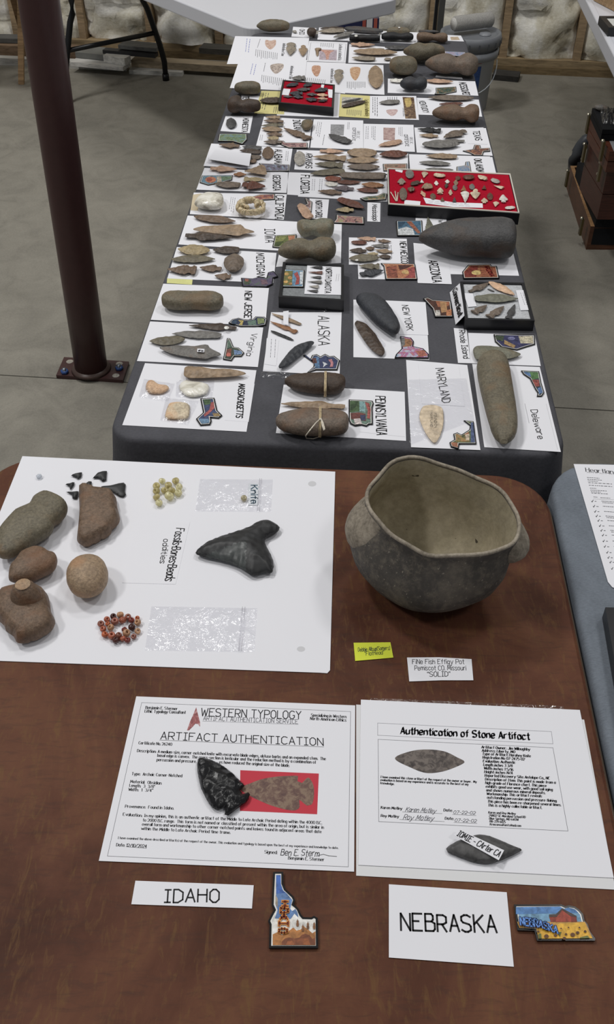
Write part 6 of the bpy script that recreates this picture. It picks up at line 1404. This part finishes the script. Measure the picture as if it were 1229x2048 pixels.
# --- PENNSYLVANIA
on('PENNSYLVANIA'); s = sheet('white sheet hand-lettered PENNSYLVANIA', (222, 728, 1152, 783, 1163, 1160, 162, 1100)); write(s, 'PENNSYLVANIA', (928, 815), (938, 1112), (1000, 818), 'ink', .09, jit=.25); stroke(s, (805, 1090, 1155, 1128), 2, 'ink:#c2c2c6')
P('stem', 203, 888, 694, 908, 78, 'tan', 'tan chipped blade between the two celts', r=.35)
ca = stone('stone_celt', 'smaller dark brown celt tied with string', AX, (230, 692, 300, 652, 400, 640, 520, 636, 620, 640, 680, 665, 698, 712, 680, 770, 630, 802, 540, 806, 400, 792, 300, 762, 245, 722), .62, 'stone:dkbrown', power=.6)
cb = stone('stone_celt', 'larger grey celt tied with a looped white string', AX, (160, 1012, 190, 962, 280, 932, 400, 907, 520, 912, 640, 927, 700, 952, 722, 1002, 715, 1070, 670, 1110, 560, 1126, 420, 1126, 290, 1106, 200, 1070), .62, 'stone:greybrown', power=.6)
def wrap(parent, u, n=22, gap=.0025):
    # string loop round a celt at view column u, following its section
    me = parent.data; pts = [v_.co+parent.location for v_ in me.vertices]
    best = []
    for v_ in pts:
        px, py = to_px(v_); best.append((abs((px-VX[0])*VX[2]-u), v_))
    sec = [b for d_, b in best if d_ < 26]
    cxy = sum((Vector((p.x, p.y)) for p in sec), Vector((0, 0)))/len(sec); cz = (max(p.z for p in sec)+min(p.z for p in sec))/2
    d_ = Vector((cxy.x, cxy.y)).normalized(); hw_ = max(abs((Vector((p.x, p.y))-cxy).dot(d_)) for p in sec)+.0012; hz = (max(p.z for p in sec)-min(p.z for p in sec))/2+.0012
    for k, off in enumerate((-.0012, .0012)):
        L = []
        for i in range(n):
            a = 2*math.pi*i/n; cu, su = math.cos(a), math.sin(a); cu = math.copysign(abs(cu)**.85, cu); su = math.copysign(abs(su)**.85, su)
            L.append(Vector((cxy.x+d_.x*hw_*cu+off, cxy.y+d_.y*hw_*cu, cz+hz*su)))
        tube('string', L, .0011, 'flat:#cbb894', parent, n=6, closed=True)
    return cz+hz
wrap(ca, 545); zt_ = wrap(cb, 507)
tube('string_loop', [q(508, 985, zt_), q(470, 1020, zt_), q(425, 1075, zt_-.004), q(392, 1120, zt_-.02), q(395, 1138, ZT+.004), q(450, 1142, ZT+.003), q(500, 1125, ZT+.004)], .0011, 'flat:#d8d0c0', cb, n=6)
tube('string_loop', [q(508, 985, zt_), q(525, 1020, zt_), q(538, 1070, zt_-.004), q(530, 1078, zt_-.004), q(520, 1040, zt_), q(508, 990, zt_)], .0011, 'flat:#d8d0c0', cb, n=6)
magnet('Pennsylvania-shaped magnet with green fields and red banner', (722, 840, 905, 850, 915, 870, 905, 900, 908, 1030, 880, 1030, 860, 1045, 820, 1035, 770, 1042, 735, 1025, 722, 1000), 'flat:#6a8a78', [((732, 852, 800, 852, 805, 930, 732, 940), 'flat:#4a6a3a'), ((735, 880, 790, 870, 770, 910, 735, 925), 'flat:#35502c'), ((805, 855, 850, 858, 850, 940, 805, 930), 'flat:#7fb0b0'), ((845, 860, 880, 870, 892, 920, 885, 990, 862, 985, 868, 925), 'flat:#b04a40'), ((735, 945, 800, 940, 850, 950, 855, 1005, 740, 990), 'flat:#7a3a30'), ((760, 990, 810, 985, 825, 1030, 770, 1032), 'flat:#d8c8c4'), ((810, 960, 850, 960, 850, 1000, 815, 1000), 'flat:#38406a')])
# --- MASSACHUSETTS, VIRGINIA, NEW JERSEY
vw(210, 540, 3.5114)
on('MASSACHUSETTS'); s = sheet('white sheet hand-lettered MASSACHUSETTS', (282, 655, 1065, 705, 995, 1137, 122, 1090)); c = sheet('', (885, 792, 1052, 800, 1010, 1068, 842, 1055), lay=2, name='name_card', parent=s)
write(s, 'MASSACHUSETTS', (942, 798), (922, 1034), (984, 803), 'ink', .12, jit=.2, dz=.0008)
o = stone('stone_knife', 'long rough tan-brown blade on the MASSACHUSETTS sheet', 'stone knife', (555, 722, 570, 672, 640, 668, 760, 690, 860, 690, 985, 722, 975, 740, 880, 755, 700, 763, 600, 763, 560, 748), .4, 'flint:tan', lens=True)
pillow('shell_piece', 'orange-cream shell piece in a clear bag', 'shell', (288, 820, 300, 785, 340, 778, 380, 805, 440, 815, 447, 840, 400, 866, 330, 869, 295, 850), .009, 'stone:peach', sm=1); film('clear bag around the orange-cream shell piece', (275, 765, 492, 800, 445, 925, 238, 892), z=ZT+.002, amp=.009, zipline=False)
pillow('shell_piece', 'white oval shell with writing in a clear bag', 'shell', (525, 805, 560, 779, 620, 785, 700, 796, 733, 820, 715, 870, 650, 890, 590, 890, 540, 862, 525, 832), .010, 'shell', sm=1); film('clear bag around the white oval shell', (503, 785, 772, 772, 752, 902, 498, 892), z=ZT+.002, amp=.010, zipline=False)
pillow('shell_piece', 'squarish cream shell fragment in a clear bag', 'shell', (440, 960, 465, 935, 540, 930, 590, 946, 596, 990, 576, 1045, 480, 1048, 425, 1035), .009, 'stone:cream', sm=1); film('clear bag around the squarish shell fragment', (430, 898, 662, 920, 582, 1088, 388, 1058), z=ZT+.002, amp=.009, zipline=False)
magnet('Massachusetts-shaped magnet with red lobster banner', (670, 902, 770, 897, 790, 985, 825, 1020, 800, 1040, 745, 1035, 750, 1060, 740, 1085, 670, 1090, 640, 1045, 690, 1000), 'flat:#3a4a78', [((690, 910, 740, 908, 745, 940, 700, 950), 'flat:#4a6a40'), ((745, 930, 765, 925, 770, 970, 730, 1010, 700, 1030, 695, 1015, 735, 980), 'flat:#c0524c'), ((755, 1005, 800, 1005, 812, 1025, 765, 1028), 'flat:#a8884a'), ((660, 1045, 730, 1045, 735, 1072, 680, 1080), 'flat:#6a9ac0')])
on('Virginia'); s = sheet('white sheet hand-lettered Virginia', (318, 362, 1113, 405, 1075, 682, 225, 640)); write(s, 'Virginia', (1032, 445), (992, 600), (1072, 450), 'ink', .09, jit=.3)
o = P('stem', 592, 400, 925, 418, 56, 'dkbrown', 'dark brown stemmed blade with white sticker'); ST(855, 405, 18, o)
P('lance', 472, 458, 818, 470, 58, 'grey', 'grey lance blade in the middle'); P('leaf', 315, 513, 564, 498, 70, 'olive', 'dark olive leaf point at the side')
o = stone('stone_knife', 'large grey stemmed blade with a white number sticker', 'stone knife', (385, 540, 500, 525, 620, 530, 715, 518, 735, 545, 810, 585, 808, 605, 750, 615, 715, 632, 690, 628, 600, 617, 480, 592, 420, 567), .28, 'stone:grey', lens=True)
o['zt'] = abs_loc(o).z+max(v_.co.z for v_ in o.data.vertices); tg_ = patch(o, (650, 552, 700, 555, 698, 578, 648, 575), 'paper', name='sticker', h=.0002); write(o, '#14', (656, 571), (692, 574), (657, 559), SF, .14, dz=.0006)
magnet('Virginia-shaped magnet in red, green and blue', (858, 478, 880, 480, 905, 540, 940, 545, 980, 580, 960, 605, 910, 605, 890, 635, 830, 625, 845, 560), 'flat:#4a5648', [((855, 560, 890, 550, 885, 600, 850, 605), 'flat:#8a4a38'), (ell(870, 595, 17, 14), 'flat:#d0604a'), ((905, 560, 960, 570, 965, 590, 910, 595), 'flat:#6a90c0'), ((862, 495, 875, 495, 890, 540, 858, 550), 'flat:#5f7a68')], rim=.0018)
on('NEW JERSEY'); s = sheet('white sheet hand-lettered NEW JERSEY', (410, 97, 1153, 128, 1125, 395, 322, 350)); c = sheet('', (890, 118, 1150, 130, 1128, 392, 868, 345), lay=2, name='name_card', parent=s); write(s, 'NEW JERSEY', (985, 148), (980, 358), (1032, 150), 'ink', .11, jit=.2, dz=.0008)
stone('stone_axe', 'long brown waisted stone on the NEW JERSEY sheet', AX, (398, 212, 415, 172, 470, 150, 600, 147, 740, 157, 815, 187, 835, 227, 815, 270, 750, 288, 640, 280, 590, 285, 480, 274, 415, 247), .65, 'stone:olive', groove=(605, 60, .15), power=.5)
magnet('New Jersey-shaped magnet in blue, yellow and green', (868, 370, 895, 345, 940, 335, 990, 350, 1040, 345, 1060, 325, 1120, 328, 1140, 345, 1130, 385, 1060, 395, 950, 395), 'flat:#2f3a5a', [((1000, 360, 1060, 350, 1065, 385, 1010, 388), 'flat:#6a8a7a'), ((935, 350, 975, 355, 965, 388, 940, 385, 955, 370), 'flat:#c8b048'), ((1070, 338, 1118, 340, 1122, 372, 1075, 380), 'flat:#8a9a5a'), ((890, 360, 930, 348, 925, 380, 895, 378), 'flat:#35506a')], rim=.0018)
# --- MICHIGAN, IOWA, NORTH DAKOTA
vw(320, 370, 3.2342)
on('MICHIGAN'); s = sheet('white sheet hand-lettered MICHIGAN', (110, 402, 755, 440, 735, 635, 48, 605)); write(s, 'MICHIGAN', (625, 440), (630, 594), (672, 442), 'ink', .11, jit=.2)
n_ = sheet('pale yellow lined note below the MICHIGAN sheet', (48, 600, 212, 612, 208, 645, 45, 635), lay=0, mat='paper:#dcdc96', name='sticky_note', cat='note'); rules(n_, 60, 610, 200, 618, 3, 0, 9, 1.5, 'ink:#b0b070', gap=0)
P('leaf', 118, 430, 324, 440, 72, 'yellow', 'broad cream-olive leaf blade'); P('leaf', 358, 490, 75, 492, 54, 'olive', 'long olive leaf blade'); P('side', 50, 560, 235, 566, 66, 'brown', 'brown notched point at the edge'); P('corner', 258, 543, 400, 552, 50, 'brown', 'brown barbed point in the middle'); P('corner', 356, 596, 460, 602, 48, 'brown', 'smallest brown notched point'); P('lance', 343, 432, 516, 430, 54, 'dkbrown', 'dark brown blade at the back')
stone('stone', 'round grey-brown flaked disc on the MICHIGAN sheet', 'stone', (413, 512, 425, 466, 460, 448, 510, 448, 542, 480, 540, 525, 510, 557, 465, 564, 430, 547), .4, 'flint:greybrown', lens=True)
magnet('Michigan-shaped magnet in dark purple and green', (525, 600, 600, 605, 640, 595, 690, 600, 700, 565, 735, 555, 765, 590, 735, 600, 730, 640, 690, 658, 535, 655), 'print:3a3a58,6a5a80,5f7a5a', [((545, 610, 590, 612, 580, 645, 545, 645), 'flat:#4a5a44'), ((550, 606, 575, 608, 572, 625, 552, 622), 'flat:#b0604a'), ((650, 610, 690, 612, 700, 640, 660, 645), 'flat:#7a5a6a')], white=False)
on('IOWA'); s = sheet('white sheet hand-lettered IOWA', (180, 198, 890, 238, 850, 430, 120, 385)); s2_ = sheet('second white sheet under the two grooved axes beside IOWA', (820, 240, 1178, 255, 1172, 505, 752, 530), lay=0)
write(s, 'IOWA', (678, 284), (684, 372), (742, 285), 'ink', .08, jit=.2)
P('leaf', 490, 246, 222, 215, 52, 'brown', 'reddish-brown leaf blade at the back')
stone('stone_knife', 'largest pale brown stemmed blade on the IOWA sheet', 'stone knife', (215, 284, 280, 262, 400, 255, 520, 248, 545, 277, 607, 300, 605, 312, 545, 320, 515, 335, 430, 325, 300, 307, 240, 296), .28, 'flint:tan', lens=True, flat=True)
P('stem', 470, 353, 168, 340, 66, 'dkbrown', 'dark brown stemmed blade at the front')
magnet('Iowa-shaped magnet with green corn and orange barn', (745, 325, 885, 318, 882, 355, 770, 405, 728, 400), 'flat:#6f7a35', [((830, 328, 875, 325, 872, 350, 835, 360), 'flat:#c87a45'), ((750, 335, 825, 330, 800, 360, 745, 370), 'flat:#8a9040'), ((745, 372, 800, 365, 770, 395, 738, 395), 'flat:#4a5a28')])
stone('stone_axe', 'upper mottled green-grey grooved axe beside IOWA', AX, (888, 247, 905, 227, 1000, 216, 1060, 214, 1120, 230, 1126, 282, 1105, 342, 1050, 352, 990, 337, 930, 347, 895, 292), .75, 'stone:greengrey', groove=(985, 40, .25))
stone('stone_axe', 'lower brown-green grooved axe beside the NORTH DAKOTA case', AX, (762, 447, 800, 392, 870, 352, 935, 336, 968, 350, 1040, 336, 1110, 345, 1140, 400, 1130, 460, 1090, 495, 1030, 502, 965, 488, 850, 486, 785, 467), .75, 'stone:olive', groove=(970, 45, .28))
nd = frame_case('black case with cotton lining labelled NORTH DAKOTA', (797, 497, 1192, 515, 1192, 748, 768, 722), .026, 'cotton:#8f9294', rim=.006, depth=.004); zc_ = nd['zt']
k_ = sheet('white card hand-lettered NORTH DAKOTA inside the case', (955, 512, 1186, 525, 1175, 712, 935, 705), z=zc_+.001, name='name_card', cat='card'); write(k_, 'NORTH DAKOTA', (1076, 534), (1068, 698), (1112, 536), 'ink', .12, jit=.2); rules(k_, 1160, 575, 1152, 635, 2, -14, 0, 2, 'ink:#88888c')
for a in ((972, 537, 1052, 540, 21, 'black', 'first black point in the card row'), (960, 568, 1052, 572, 21, 'redbrown', 'brown point second in the card row'), (973, 600, 1044, 603, 21, 'dkgrey', 'dark grey point third in the card row'), (956, 630, 1047, 635, 23, 'grey', 'grey point fourth in the card row'), (963, 660, 1027, 663, 25, 'ltgrey', 'pale grey point fifth in the card row'), (953, 686, 1022, 691, 21, 'dkgrey', 'last dark point in the card row')):
    P('tri', *a[:6], a[6]+' of the NORTH DAKOTA case', zb=zc_+.0016, full=True)
magnet('North Dakota magnet with sunflowers and red banner', (805, 543, 937, 550, 932, 660, 792, 658), 'flat:#5f9ac0', [((802, 555, 860, 556, 855, 650, 800, 650), 'flat:#7a7a38'), (ell(820, 575, 14, 10), 'flat:#e0a838'), (ell(842, 600, 14, 10), 'flat:#d89a34'), (ell(815, 625, 14, 10), 'flat:#e0a838'), (ell(845, 638, 12, 8), 'flat:#c88a30'), ((868, 575, 890, 560, 905, 600, 900, 640, 875, 645, 885, 605), 'flat:#b84038'), ((905, 560, 925, 560, 925, 640, 908, 645), 'flat:#d0d8e0')], zb=zc_+.0006)
